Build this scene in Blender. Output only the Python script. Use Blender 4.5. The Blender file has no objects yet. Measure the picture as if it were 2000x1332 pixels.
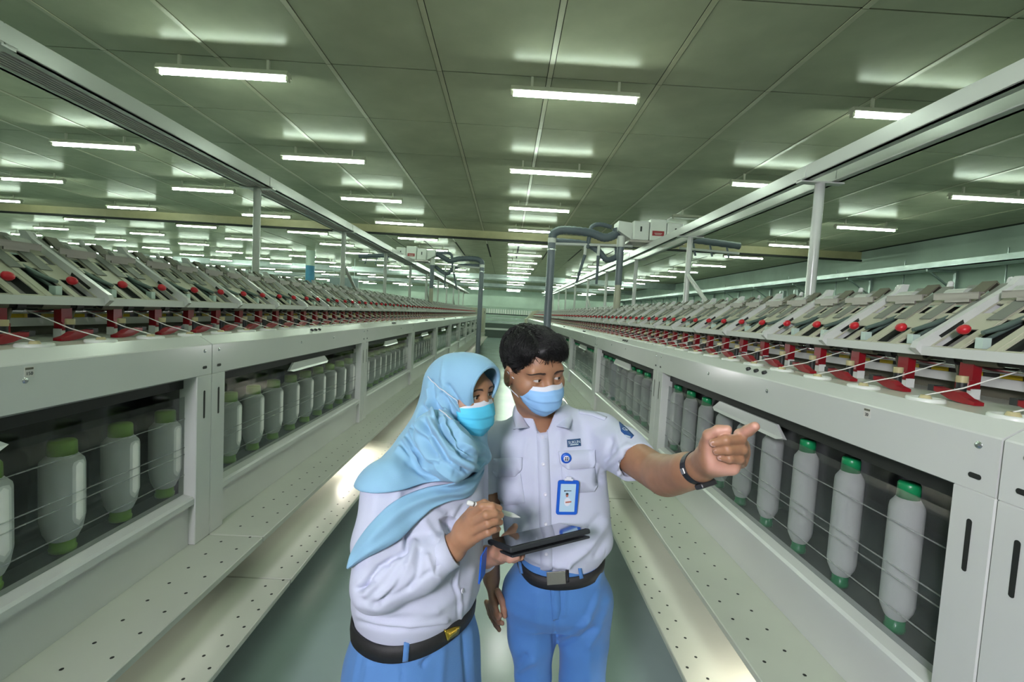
import bpy, bmesh, math, random
import numpy as np
from mathutils import Vector, Matrix
from mathutils.bvhtree import BVHTree
random.seed(7); rng = np.random.default_rng(7)
S = bpy.context.scene; COL = S.collection
PI = math.pi
# ------------------------------------------------------------------ camera
FPX, CX, CY = 900.0, 1000.0, 666.0
CAMP = np.array([0.0, 0.0, 1.73])
# columns of RW: image right, image down, forward, in world axes (X right, Y along the aisle, Z up)
RW = np.array([[0.99844175, 0.05353910, 0.01573644],
               [-0.01253220, -0.05966657, 0.99813969],
               [0.05437844, -0.99678155, -0.05890263]])
cd = bpy.data.cameras.new('camera'); cam = bpy.data.objects.new('camera', cd); COL.objects.link(cam)
cd.sensor_width = 36.0; cd.lens = FPX / 2000.0 * 36.0; cd.clip_start = 0.02; cd.clip_end = 200
_m = Matrix.Identity(4)
for i in range(3):
    _m[i][0] = RW[i, 0]; _m[i][1] = -RW[i, 1]; _m[i][2] = -RW[i, 2]; _m[i][3] = CAMP[i]
cam.matrix_world = _m
S.camera = cam
def ray(u, v): return RW @ np.array([(u - CX) / FPX, (v - CY) / FPX, 1.0])
def P(u, v, Y):
    "world point seen at pixel (u, v) at the distance Y along the aisle"
    r = ray(u, v); return CAMP + r * (Y / r[1])
# ------------------------------------------------------------------ world, exposure, lights
w = bpy.data.worlds.new('world'); S.world = w; w.use_nodes = True
w.node_tree.nodes['Background'].inputs[0].default_value = (0.5, 0.55, 0.5, 1)
w.node_tree.nodes['Background'].inputs[1].default_value = 0.02
S.view_settings.view_transform = 'Standard'; S.view_settings.look = 'None'
S.view_settings.gamma = 1.0; S.view_settings.use_curve_mapping = False
S.view_settings.exposure = 0.1
TUBE = 60.0            # radiance of the fluorescent tubes
def lamp(name, loc, power, radius, col, kind='POINT', aim=None, cone=None):
    l = bpy.data.lights.new(name, kind); l.energy = power; l.color = col
    l.shadow_soft_size = radius
    if kind == 'SPOT': l.spot_size = cone; l.spot_blend = 0.7
    o = bpy.data.objects.new(name, l); COL.objects.link(o); o.location = loc
    if aim is not None:
        o.rotation_euler = (Vector(aim) - Vector(loc)).to_track_quat('-Z', 'Y').to_euler()
    return o
# photographer's flash guns: one in an umbrella beside the camera, one bare behind the pair
lamp('flash_umbrella', (-0.95, -1.80, 2.50), 390.0, 0.30, (1.0, 0.96, 1.06), 'SPOT', (0.65, 1.6, 1.20), 1.3)
lamp('flash_back', (0.10, 4.1, 1.38), 7.0, 0.07, (1.0, 0.96, 0.97))
# ------------------------------------------------------------------ materials
MT = {}
def mat(name, col, rough=0.5, metal=0.0, var=0.06, nscale=6.0, bump=0.0, bscale=60.0, coat=0.0, spec=0.5, emit=None, sheen=0.0, sss=0.0, weave=0.0):
    if name in MT: return MT[name]
    m = bpy.data.materials.new(name); m.use_nodes = True; nt = m.node_tree; b = nt.nodes['Principled BSDF']
    b.inputs['Roughness'].default_value = rough; b.inputs['Metallic'].default_value = metal
    b.inputs['Specular IOR Level'].default_value = spec
    b.inputs['Coat Weight'].default_value = coat; b.inputs['Coat Roughness'].default_value = 0.15
    if sheen: b.inputs['Sheen Weight'].default_value = sheen
    if sss:
        b.inputs['Subsurface Weight'].default_value = sss; b.inputs['Subsurface Radius'].default_value = (0.008, 0.004, 0.002); b.inputs['Subsurface Scale'].default_value = 0.5
    tc = nt.nodes.new('ShaderNodeTexCoord')
    if var > 0:
        n = nt.nodes.new('ShaderNodeTexNoise'); n.inputs['Scale'].default_value = nscale; n.inputs['Detail'].default_value = 4
        nt.links.new(tc.outputs['Object'], n.inputs['Vector'])
        r = nt.nodes.new('ShaderNodeValToRGB'); r.color_ramp.elements[0].position = 0.3; r.color_ramp.elements[1].position = 0.7
        r.color_ramp.elements[0].color = tuple(c * (1 - var) for c in col) + (1,)
        r.color_ramp.elements[1].color = tuple(min(1, c * (1 + var)) for c in col) + (1,)
        nt.links.new(n.outputs['Fac'], r.inputs['Fac']); nt.links.new(r.outputs['Color'], b.inputs['Base Color'])
    else: b.inputs['Base Color'].default_value = tuple(col) + (1,)
    if bump > 0:
        n2 = nt.nodes.new('ShaderNodeTexNoise'); n2.inputs['Scale'].default_value = bscale; n2.inputs['Detail'].default_value = 3
        nt.links.new(tc.outputs['Object'], n2.inputs['Vector'])
        bp = nt.nodes.new('ShaderNodeBump'); bp.inputs['Strength'].default_value = bump; bp.inputs['Distance'].default_value = 0.002
        nt.links.new(n2.outputs['Fac'], bp.inputs['Height']); nt.links.new(bp.outputs['Normal'], b.inputs['Normal'])
    if emit:
        b.inputs['Emission Color'].default_value = tuple(emit[0]) + (1,); b.inputs['Emission Strength'].default_value = emit[1]
    MT[name] = m; return m
def glassmat(name, tint, gloss=0.12, haze=0.05, rough=0.03):
    m = bpy.data.materials.new(name); m.use_nodes = True; nt = m.node_tree; nt.nodes.clear()
    o = nt.nodes.new('ShaderNodeOutputMaterial'); t = nt.nodes.new('ShaderNodeBsdfTransparent'); t.inputs[0].default_value = tint + (1,)
    g = nt.nodes.new('ShaderNodeBsdfGlossy'); g.inputs['Roughness'].default_value = rough
    d = nt.nodes.new('ShaderNodeBsdfDiffuse'); d.inputs[0].default_value = (0.6, 0.62, 0.6, 1)
    lw = nt.nodes.new('ShaderNodeLayerWeight'); pw = nt.nodes.new('ShaderNodeMath'); pw.operation = 'POWER'; pw.inputs[1].default_value = 4.5
    nt.links.new(lw.outputs['Facing'], pw.inputs[0]); fr = nt.nodes.new('ShaderNodeMath'); fr.operation = 'MULTIPLY_ADD'; fr.inputs[1].default_value = 0.9; fr.inputs[2].default_value = 0.035
    nt.links.new(pw.outputs[0], fr.inputs[0])
    tc = nt.nodes.new('ShaderNodeTexCoord'); n = nt.nodes.new('ShaderNodeTexNoise'); n.inputs['Scale'].default_value = 5.0
    nt.links.new(tc.outputs['Object'], n.inputs['Vector'])
    mr = nt.nodes.new('ShaderNodeMapRange'); mr.inputs['To Min'].default_value = haze * 0.6; mr.inputs['To Max'].default_value = haze * 1.5
    nt.links.new(n.outputs['Fac'], mr.inputs['Value'])
    m1 = nt.nodes.new('ShaderNodeMixShader'); m2 = nt.nodes.new('ShaderNodeMixShader')
    nt.links.new(mr.outputs[0], m1.inputs[0]); nt.links.new(t.outputs[0], m1.inputs[1]); nt.links.new(d.outputs[0], m1.inputs[2])
    nt.links.new(fr.outputs[0], m2.inputs[0]); nt.links.new(m1.outputs[0], m2.inputs[1]); nt.links.new(g.outputs[0], m2.inputs[2])
    nt.links.new(m2.outputs[0], o.inputs[0]); MT[name] = m; return m
paint = mat('machine_paint', (0.61, 0.62, 0.60), 0.21, var=0.03, nscale=2, bump=0.06, bscale=220)
paint2 = mat('machine_paint_warm', (0.46, 0.45, 0.35), 0.42, var=0.04, nscale=5)
steppaint = mat('step_paint', (0.50, 0.52, 0.45), 0.30, var=0.04, nscale=3)
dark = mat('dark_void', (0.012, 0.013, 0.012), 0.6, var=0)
black = mat('black_plastic', (0.02, 0.021, 0.022), 0.4, var=0.1)
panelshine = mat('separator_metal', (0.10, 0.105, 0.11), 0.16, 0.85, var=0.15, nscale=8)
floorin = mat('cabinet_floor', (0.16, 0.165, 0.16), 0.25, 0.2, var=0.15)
red = mat('red_plastic', (0.24, 0.005, 0.012), 0.3, var=0.1, nscale=20)
redball = mat('red_knob', (0.50, 0.010, 0.022), 0.35, var=0.05)
yellow = mat('yellow_plastic', (0.62, 0.45, 0.02), 0.4, var=0.1)
cream = mat('cream_plastic', (0.46, 0.40, 0.22), 0.4, var=0.08)
whitep = mat('white_plastic', (0.68, 0.70, 0.66), 0.3, var=0.03)
flapm = mat('grey_flap', (0.19, 0.20, 0.175), 0.5, var=0.05)
olive = mat('olive_metal', (0.13, 0.125, 0.09), 0.5, var=0.1)
alu = mat('aluminium', (0.62, 0.64, 0.66), 0.25, 0.95, var=0.06, nscale=30)
brack = mat('bracket_metal', (0.33, 0.29, 0.28), 0.35, 0.5, var=0.06)
leverm = mat('lever_green_metal', (0.12, 0.17, 0.15), 0.35, 0.3, var=0.06)
boxm = mat('pale_green_plastic', (0.50, 0.62, 0.56), 0.4, var=0.03)
yarn = mat('yarn_thread', (0.78, 0.78, 0.74), 0.8, var=0.03)
spoolm = mat('yarn_white', (0.84, 0.83, 0.80), 0.85, var=0.03, nscale=20, bump=0.3, bscale=400)
capg = mat('dark_green_plastic', (0.01, 0.26, 0.09), 0.3, var=0.1)
capy = mat('lime_green_plastic', (0.22, 0.44, 0.02), 0.35, var=0.1)
ceilm = mat('ceiling_panel', (0.46, 0.465, 0.345), 0.23, var=0.08, nscale=2.5, bump=0.22, bscale=9, spec=0.09)
def ceil_nodes(m, col, rough, f0, f1):
    "painted board: matt colour under a thin, uneven satin film"
    nt = m.node_tree; out = nt.nodes['Material Output']; b = nt.nodes['Principled BSDF']
    src = b.inputs['Base Color'].links[0].from_socket; nrm = b.inputs['Normal'].links[0].from_socket
    d = nt.nodes.new('ShaderNodeBsdfDiffuse'); g = nt.nodes.new('ShaderNodeBsdfGlossy'); g.inputs['Roughness'].default_value = rough
    nt.links.new(src, d.inputs['Color']); nt.links.new(nrm, g.inputs['Normal'])
    lw = nt.nodes.new('ShaderNodeLayerWeight'); p = nt.nodes.new('ShaderNodeMath'); p.operation = 'POWER'; p.inputs[1].default_value = 5
    a = nt.nodes.new('ShaderNodeMath'); a.operation = 'MULTIPLY_ADD'; a.inputs[1].default_value = f1; a.inputs[2].default_value = f0
    nt.links.new(lw.outputs['Facing'], p.inputs[0]); nt.links.new(p.outputs[0], a.inputs[0])
    mx = nt.nodes.new('ShaderNodeMixShader'); nt.links.new(a.outputs[0], mx.inputs[0]); nt.links.new(d.outputs[0], mx.inputs[1]); nt.links.new(g.outputs[0], mx.inputs[2])
    nt.links.new(mx.outputs[0], out.inputs['Surface'])
ceil_nodes(ceilm, None, 0.23, 0.050, 0.150)
ceilj = mat('ceiling_batten', (0.48, 0.46, 0.33), 0.35, var=0.06)
ceilgap = mat('ceiling_gap', (0.03, 0.03, 0.025), 0.8, var=0)
beamm = mat('beam_paint', (0.42, 0.38, 0.22), 0.45, var=0.06)
floorm = mat('floor_epoxy', (0.36, 0.45, 0.44), 0.22, var=0.10, nscale=1.6, bump=0.10, bscale=14)
wallm = mat('wall_concrete', (0.48, 0.58, 0.51), 0.7, var=0.10, nscale=1.2)
galv = mat('galvanised', (0.42, 0.47, 0.47), 0.35, 0.6, var=0.15, nscale=3)
greyhose = mat('grey_hose', (0.10, 0.125, 0.15), 0.45, var=0.08)
pvc = mat('grey_pipe', (0.16, 0.185, 0.22), 0.35, var=0.05)
bluep = mat('blue_paint', (0.03, 0.19, 0.33), 0.4, var=0.08)
fix = mat('fixture_body', (0.50, 0.50, 0.40), 0.45, var=0.05)
tubem = mat('lit_tube', (0.9, 0.95, 0.9), 0.5, var=0, emit=((0.80, 1.0, 0.82), TUBE))
tubeo = mat('unlit_tube', (0.75, 0.76, 0.7), 0.4, var=0.03)
pane = glassmat('window_plastic', (0.86, 0.875, 0.875), haze=0.03)
creasem = glassmat('pane_crease', (0.85, 0.86, 0.86), haze=0.3, rough=0.1)
labelm = mat('label_red', (0.32, 0.02, 0.03), 0.5, var=0.03)
ink = mat('ink_black', (0.02, 0.02, 0.022), 0.6, var=0)
sticker = mat('sticker_paper', (0.60, 0.58, 0.54), 0.6, var=0.05)
# ------------------------------------------------------------------ mesh builder
class MB:
    def __init__(s): s.v = []; s.f = []; s.m = []; s.sm = []
    def add(s, vs, fs, mi=0, smooth=False):
        o = len(s.v); s.v += [tuple(map(float, p)) for p in vs]
        for f in fs: s.f.append(tuple(i + o for i in f)); s.m.append(mi); s.sm.append(smooth)
        return s
    def box(s, x0, x1, y0, y1, z0, z1, mi=0):
        vs = [(x0, y0, z0), (x1, y0, z0), (x1, y1, z0), (x0, y1, z0), (x0, y0, z1), (x1, y0, z1), (x1, y1, z1), (x0, y1, z1)]
        return s.add(vs, [(3, 2, 1, 0), (4, 5, 6, 7), (0, 1, 5, 4), (1, 2, 6, 5), (2, 3, 7, 6), (3, 0, 4, 7)], mi)
    def obox(s, c, ax, ay, az, hx, hy, hz, mi=0):
        c = np.array(c, float); ax, ay, az = [np.array(a, float) for a in (ax, ay, az)]
        vs = [c + sx * hx * ax + sy * hy * ay + sz * hz * az for sz in (-1, 1) for (sx, sy) in ((-1, -1), (1, -1), (1, 1), (-1, 1))]
        return s.add(vs, [(3, 2, 1, 0), (4, 5, 6, 7), (0, 1, 5, 4), (1, 2, 6, 5), (2, 3, 7, 6), (3, 0, 4, 7)], mi)
    def prism_y(s, poly, y0, y1, mi=0):
        "polygon of (x, z) points extruded along y"
        n = len(poly); vs = [(x, y0, z) for x, z in poly] + [(x, y1, z) for x, z in poly]
        a = sum(poly[i][0] * poly[(i + 1) % n][1] - poly[(i + 1) % n][0] * poly[i][1] for i in range(n))
        fs = [tuple(range(n)), tuple(range(2 * n - 1, n - 1, -1))] + [(i, i + n, (i + 1) % n + n, (i + 1) % n) for i in range(n)]
        if a < 0: fs = [tuple(reversed(f)) for f in fs]
        return s.add(vs, fs, mi)
    def tube(s, pts, r, n=8, mi=0, caps=True, smooth=True):
        pts = [np.array(p, float) for p in pts]; m = len(pts)
        rs = r if hasattr(r, '__len__') else [r] * m
        t = pts[1] - pts[0]; t /= np.linalg.norm(t)
        a = np.cross(t, [0, 0, 1.0]) if abs(t[2]) < 0.9 else np.cross(t, [1.0, 0, 0]); a /= np.linalg.norm(a)
        vs = []
        for i in range(m):
            t = pts[min(i + 1, m - 1)] - pts[max(i - 1, 0)]; t /= (np.linalg.norm(t) + 1e-12)
            a = a - t * np.dot(a, t); a /= np.linalg.norm(a); b = np.cross(t, a)
            for k in range(n):
                q = 2 * PI * k / n; vs.append(pts[i] + rs[i] * (math.cos(q) * a + math.sin(q) * b))
        fs = [(i * n + k, i * n + (k + 1) % n, (i + 1) * n + (k + 1) % n, (i + 1) * n + k) for i in range(m - 1) for k in range(n)]
        s.add(vs, fs, mi, smooth)
        if caps:
            s.add(vs[:n], [tuple(range(n - 1, -1, -1))], mi); s.add(vs[-n:], [tuple(range(n))], mi)
        return s
    def lathe(s, prof, n=16, c=(0, 0, 0), mi=0, ax=(0, 0, 1), smooth=True):
        ax = np.array(ax, float); a = np.cross(ax, [0, 1.0, 0]) if abs(ax[1]) < 0.9 else np.cross(ax, [1.0, 0, 0]); a /= np.linalg.norm(a); b = np.cross(ax, a)
        c = np.array(c, float)
        vs = [c + z * ax + r * (math.cos(2 * PI * k / n) * a + math.sin(2 * PI * k / n) * b) for r, z in prof for k in range(n)]
        fs = [(i * n + k, i * n + (k + 1) % n, (i + 1) * n + (k + 1) % n, (i + 1) * n + k) for i in range(len(prof) - 1) for k in range(n)]
        return s.add(vs, fs, mi, smooth)
    def sphere(s, c, r, n=12, mi=0, sc=(1, 1, 1)):
        vs = []; m = max(4, n // 2)
        for i in range(m + 1):
            th = PI * i / m
            for k in range(n):
                ph = 2 * PI * k / n
                vs.append((c[0] + r * sc[0] * math.sin(th) * math.cos(ph), c[1] + r * sc[1] * math.sin(th) * math.sin(ph), c[2] - r * sc[2] * math.cos(th)))
        fs = [(i * n + k, i * n + (k + 1) % n, (i + 1) * n + (k + 1) % n, (i + 1) * n + k) for i in range(m) for k in range(n)]
        return s.add(vs, fs, mi, True)
    def mesh(s, name, mats):
        me = bpy.data.meshes.new(name); me.from_pydata(s.v, [], s.f)
        for m in (mats if isinstance(mats, (list, tuple)) else [mats]): me.materials.append(m)
        me.polygons.foreach_set('material_index', s.m); me.polygons.foreach_set('use_smooth', s.sm); me.update(); return me
    def build(s, name, mats, parent=None, bevel=0.0, seg=2): return obj(name, s.mesh(name, mats), parent, bevel, seg)
def obj(name, me, parent=None, bevel=0.0, seg=2):
    o = bpy.data.objects.new(name, me); COL.objects.link(o)
    if parent is not None: o.parent = parent
    if bevel:
        b = o.modifiers.new('bevel', 'BEVEL'); b.width = bevel; b.segments = seg; b.limit_method = 'ANGLE'; b.angle_limit = 0.6
    return o
def empty(name, loc=(0, 0, 0), rz=0.0, parent=None):
    o = bpy.data.objects.new(name, None); COL.objects.link(o); o.location = loc; o.rotation_euler = (0, 0, rz); o.empty_display_size = 0.1
    if parent is not None: o.parent = parent
    return o
def tag(o, label=None, cat=None, group=None, kind=None):
    if label: o['label'] = label
    if cat: o['category'] = cat
    if group: o['group'] = group
    if kind: o['kind'] = kind
    return o
def textmesh(name, body, size, material, extrude=0.0003):
    c = bpy.data.curves.new(name, 'FONT'); c.body = body; c.size = size; c.extrude = extrude; c.align_x = 'CENTER'; c.align_y = 'CENTER'
    t = bpy.data.objects.new(name, c); COL.objects.link(t)
    dg = bpy.context.evaluated_depsgraph_get(); me = bpy.data.meshes.new_from_object(t.evaluated_get(dg))
    bpy.data.objects.remove(t); me.materials.clear(); me.materials.append(material); return me
ORD = ['nearest', 'second', 'third', 'fourth', 'fifth', 'sixth', 'seventh', 'eighth', 'ninth', 'tenth', 'eleventh', 'twelfth', 'thirteenth', 'fourteenth', 'fifteenth', 'sixteenth', 'seventeenth', 'eighteenth', 'nineteenth', 'twentieth', 'twenty-first', 'twenty-second']
def smoothpts(pts, n=8):
    pts = [np.array(p, float) for p in pts]; out = []
    q = [2 * pts[0] - pts[1]] + pts + [2 * pts[-1] - pts[-2]]
    for i in range(1, len(q) - 2):
        for k in range(n):
            t = k / n
            out.append(0.5 * ((2 * q[i]) + (-q[i - 1] + q[i + 1]) * t + (2 * q[i - 1] - 5 * q[i] + 4 * q[i + 1] - q[i + 2]) * t * t + (-q[i - 1] + 3 * q[i] - 3 * q[i + 1] + q[i + 2]) * t ** 3))
    out.append(pts[-1]); return out
# ================================================================== the hall
ZC = 4.01
tag(MB().box(-34, 10, -8, 47, -0.1, 0).build('floor', floorm), kind='structure')
ceiling = tag(MB().box(-34, 10, -8, 47, ZC + 0.012, ZC + 0.1).build('ceiling', ceilgap), kind='structure')
PW, PL, PX0, PY0 = 1.056, 1.215, -0.76, 4.56
pm = MB().box(0.029, PW - 0.029, 0.007, PL - 0.007, -0.002, 0.014).mesh('ceiling_panel', ceilm)
bm_ = MB().box(-0.022, 0.022, 0.004, PL - 0.004, -0.008, -0.001).mesh('ceiling_batten', ceilj)
farp = MB()
for i in range(-32, 11):
    x = PX0 + PW * i
    if x + PW > 10: continue
    for j in range(-10, 35):
        y = PY0 + PL * j
        near = (-9 <= i <= 8) and (-3 <= j <= 11)
        if near:
            o = obj('ceiling_panel', pm, ceiling); o.location = (x, y, ZC)
        elif x > -33.5 and y < 46: farp.box(x + 0.006, x + PW - 0.006, y + 0.006, y + PL - 0.006, ZC - 0.002, ZC + 0.014)
        if -9 <= i <= 9 and -3 <= j <= 8:
            o = obj('batten', bm_, ceiling); o.location = (x, y, ZC)
tag(farp.build('ceiling_panels_distant', ceilm, ceiling), kind='stuff')
tag(MB().box(10.0, 10.2, -8, 47, 0, ZC + 0.1).build('wall_right', wallm), kind='structure')
tag(MB().box(-34.2, -34, -8, 47, 0, ZC + 0.1).build('wall_left', wallm), kind='structure')
tag(MB().box(-34, 10, 46.5, 46.7, 0, ZC + 0.1).build('wall_back', wallm), kind='structure')
tag(MB().box(-34, 10, -8.2, -8, 0, ZC + 0.1).build('wall_front', wallm), kind='structure')
# seams of the wall panels and the ledge along the right wall
tr = MB()
for y in np.arange(2.0, 46, 2.4): tr.box(9.985, 10.0, y, y + 0.02, 0.5, 3.6)
tag(tr.build('trim_1', galv), kind='structure')
tag(MB().box(9.90, 10.0, -8, 46, 1.95, 2.03).build('trim_2', mat('ledge_dark', (0.05, 0.08, 0.085), 0.5)), kind='structure')
# cross beams under the ceiling
for k, (yb, hb) in enumerate(((13.1, 0.20), (27.5, 0.28), (36.0, 0.25))):
    tag(MB().box(-34, 10, yb, yb + 0.22, ZC - hb, ZC + 0.01).build('trim_%d' % (3 + k), beamm if k == 0 else galv), kind='structure')
    tag(MB().tube([(-33, yb - 0.14, ZC - hb - 0.06), (9.9, yb - 0.14, ZC - hb - 0.06)], 0.03, 8).build('ceiling_pipe', dark if k == 0 else galv),
        ['thin dark pipe under the first ceiling beam', 'pale pipe under the middle ceiling beam', 'pale pipe under the farthest ceiling beam'][k], 'pipe')
# cable tray along the right wall
tray = empty('cable_tray', (9.28, 0, 3.22)); tag(tray, 'galvanised cable tray running along the concrete side wall', 'cable tray')
MB().box(0.0, 0.5, -6, 45, 0, 0.02).box(0, 0.02, -6, 45, 0.0, 0.14).box(0.48, 0.5, -6, 45, 0, 0.12).build('tray', galv, tray)
bk = MB().box(0.0, 0.7, -0.02, 0.02, -0.05, 0).add([(0.05, -0.02, -0.05), (0.09, -0.02, -0.05), (0.7, -0.02, -0.5), (0.7, -0.02, -0.45), (0.05, 0.02, -0.05), (0.09, 0.02, -0.05), (0.7, 0.02, -0.5), (0.7, 0.02, -0.45)],
    [(0, 1, 2, 3), (7, 6, 5, 4), (0, 3, 7, 4), (1, 5, 6, 2), (0, 4, 5, 1)]).box(0.64, 0.7, -0.03, 0.03, -0.55, 0).mesh('bracket', galv)
for y in np.arange(3.0, 44, 2.4):
    o = obj('bracket', bk, tray); o.location = (0, y, 0)
for y0, nm in ((16.2, 'nearer'), (15.4, 'farther')):
    dp = MB().tube([(9.7, y0, 0.0), (9.7, y0, 3.05)], 0.11, 10).tube([(9.7, y0, 1.8), (9.7, y0, 1.86)], 0.13, 10).build('wall_duct', galv)
    tag(dp, 'vertical galvanised duct on the side wall, %s of two' % ('left' if nm == 'nearer' else 'right'), 'duct', 'wall ducts')
# ------------------------------------------------------------------ fluorescent battens
def light_parts(lit, detail=True):
    b = MB().prism_y([(-0.03, 0), (0.03, 0), (0.055, -0.05), (-0.055, -0.05)], -0.62, 0.62)
    e = MB().box(-0.022, 0.022, -0.62, -0.595, -0.092, -0.048).box(-0.022, 0.022, 0.595, 0.62, -0.092, -0.048)
    t = MB().tube([(0, -0.595, -0.073), (0, 0.595, -0.073)], 0.0165, 10)
    k1 = MB().box(-0.012, 0.012, -0.012, 0.012, 0, 0.103)
    return b.mesh('housing', fix), e.mesh('end_cap', fix), t.mesh('tube', tubem if lit else tubeo), k1.mesh('hanger', fix)
LP = light_parts(True); LO = light_parts(False)
colname = {0: 'over the aisle', -1: 'over the left machine', -2: 'in second row left of the aisle', -3: 'in third row left of the aisle', -4: 'in fourth row left of the aisle', 1: 'over the right machine', 2: 'by the right wall'}
for ci in range(-9, 3):
    for rj in range(-4, 17):
        X = 0.55 + 3.34 * ci + (-0.02 if ci else 0); Y = 4.57 + 2.42 * rj
        if abs(Y - 13.1) < 0.4: Y = 12.5
        if -34 < Y < -5: continue
        px = CX + FPX * X / max(Y, .1)
        if Y < 2 and abs(ci) > 3: continue
        if Y > 1 and abs(X) / Y > 1.6: continue
        lit = not (ci == 1 and rj == 2)
        parts = LP if lit else LO
        e = empty('fluorescent_light', (X, Y, ZC - 0.10), PI / 2)
        cn = colname.get(ci, 'in row %s left of the aisle' % {-5: 'five', -6: 'six', -7: 'seven', -8: 'eight', -9: 'nine'}.get(ci, ''))
        od = ORD[rj] if rj >= 0 else 'behind the camera'
        lab = ('lit fluorescent ceiling light %s, %s from camera' % (cn, od)) if rj >= 0 else 'lit fluorescent ceiling light %s, %s behind the camera' % (cn, ORD[-1 - rj])
        if not lit: lab = 'unlit fluorescent ceiling light over the right machine'
        tag(e, lab, 'ceiling light', 'fluorescent ceiling lights')
        obj('housing', parts[0], e); obj('tube', parts[2], e)
        if Y < 18: obj('end_cap', parts[1], e)
        if True:
            for s in (-0.42, 0.42):
                o = obj('hanger', parts[3], e); o.location = (0, s, 0)
# ------------------------------------------------------------------ twisting machines
XR, XL = 1.09, -1.30
SEC, G, MOD = 2.25, 0.225, 0.45
# shared meshes, local x = depth into the machine, local y = along it
def stadium(y, z, r, h, flat=False):
    pts = []
    for k in range(16):
        a = 2 * PI * k / 16; c, sn = math.cos(a), math.sin(a); e = (h - r) * (1 if (c if flat else sn) >= 0 else -1)
        pts.append((-0.0008, y + r * c + (e if flat else 0), z + r * sn + (0 if flat else e)))
    return MB().add(pts, [tuple(range(15, -1, -1))])
def sec_meshes(L0=SEC):
    D = {}
    a, b = 0.003, L0 - 0.003
    D['fascia'] = MB().prism_y([(0, 1.385), (0, 1.514), (0.003, 1.518), (0.058, 1.551), (0.064, 1.549), (0.015, 1.512), (0.015, 1.392), (0.055, 1.372), (0.055, 1.366)], a, b).mesh('fascia', paint)
    D['post'] = MB().box(0, 0.075, 0, 0.098, 0.645, 1.384).mesh('post', paint)
    D['slot'] = stadium(0.049, 1.255, 0.0065, 0.062).mesh('slot', dark)
    D['slot2'] = stadium(0.0, 0.0, 0.0065, 0.015, True).mesh('slot', dark)
    D['screw'] = MB().lathe([(0.0, 0.003), (0.006, 0.003), (0.009, 0.0)], 12, (0, 0, 0), 0, (-1, 0, 0)).box(-0.0042, -0.003, -0.004, 0.004, -0.001, 0.001).mesh('screw', alu)
    D['sill'] = MB().prism_y([(0.004, 0.828), (0.004, 0.852), (0.012, 0.862), (0.075, 0.872), (0.075, 0.84), (0.02, 0.828)], 0.1, L0 - 0.1).mesh('sill', paint)
    D['sill_panel'] = MB().box(0.028, 0.045, 0.1, L0 - 0.1, 0.640, 0.835).mesh('sill_panel', paint)
    D['upper'] = MB().box(-0.245, 0.03, a, b, 0.618, 0.645).mesh('step_plank', steppaint)
    D['lower'] = MB().box(-0.375, 0.02, a, b, 0.425, 0.45).mesh('step_plank', steppaint)
    D['deck'] = MB().prism_y([(0.06, 1.53), (0.06, 1.549), (0.46, 1.549), (0.46, 1.53)], 0, L0).mesh('deck', steppaint)
    D['pane'] = MB().box(0.050, 0.053, 0.1, L0 - 0.1, 0.87, 1.295).mesh('window_pane', pane)
    D['crease'] = MB().box(0.0470, 0.050, 0.1, L0 - 0.1, -0.0015, 0.0015).mesh('crease', creasem)
    D['handle'] = MB().add([(0.035, -0.25, 1.338), (0.035, 0.25, 1.338), (0.03, 0.31, 1.296), (0.03, -0.31, 1.296), (0.047, -0.25, 1.338), (0.047, 0.25, 1.338), (0.047, 0.31, 1.290), (0.047, -0.31, 1.290), (0.022, 0.275, 1.284), (0.022, -0.275, 1.284)],
        [(3, 2, 1, 0), (4, 5, 6, 7), (0, 1, 5, 4), (1, 2, 6, 5), (3, 0, 4, 7), (9, 8, 2, 3), (8, 9, 7, 6), (2, 8, 6), (9, 3, 7)]).mesh('handle', paint)
    D['rail_top'] = MB().box(0.056, 0.075, 0.1, L0 - 0.1, 1.33, 1.37).mesh('inner_rail', dark)
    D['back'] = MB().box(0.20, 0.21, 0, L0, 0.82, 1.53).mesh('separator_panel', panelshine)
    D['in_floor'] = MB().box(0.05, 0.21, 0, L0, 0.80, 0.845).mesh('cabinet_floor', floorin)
    h = MB()
    for k in range(21):
        y = 0.09 + k * 0.105
        for (xx, zz) in ((-0.09, 0.6455), (-0.19, 0.6455), (-0.29, 0.4505), (-0.345, 0.4505)):
            yy = y + (0.05 if xx in (-0.19, -0.345) else 0)
            h.add([(xx + 0.006 * math.cos(q), yy + 0.006 * math.sin(q), zz) for q in np.arange(8) * PI / 4], [tuple(range(8))])
    D['holes'] = h.mesh('drain_holes', dark)
    D['pipe'] = MB().tube([(0.385, 0, 1.642), (0.385, L0, 1.642)], 0.011, 10).mesh('suction_pipe', alu)
    D['rail'] = MB().box(0.415, 0.43, 0, L0, 1.585, 1.615).mesh('guide_rail', whitep)
    yb = MB()
    for k in range(20): yb.box(0.414, 0.432, k * L0 / 20, (k + 0.55) * L0 / 20, 1.616, 1.632, 0); yb.box(0.416, 0.431, (k + 0.55) * L0 / 20, (k + 1) * L0 / 20, 1.616, 1.630, 1)
    D['marks'] = yb.mesh('marking_strip', [yellow, black])
    D['trunk'] = MB().box(0.46, 1.60, 0, L0, 1.45, 1.60).box(0.62, 1.44, 0, L0, 1.6, 1.80).mesh('machine_trunk', olive)
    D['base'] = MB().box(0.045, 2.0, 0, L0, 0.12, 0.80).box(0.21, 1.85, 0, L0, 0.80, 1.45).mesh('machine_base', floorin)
    D['button'] = MB().lathe([(0.0, 0.012), (0.009, 0.012), (0.011, 0.008), (0.011, 0.0)], 10, (0, 0, 0), 0, (-0.35, 0, 0.94)).mesh('button', black)
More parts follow.
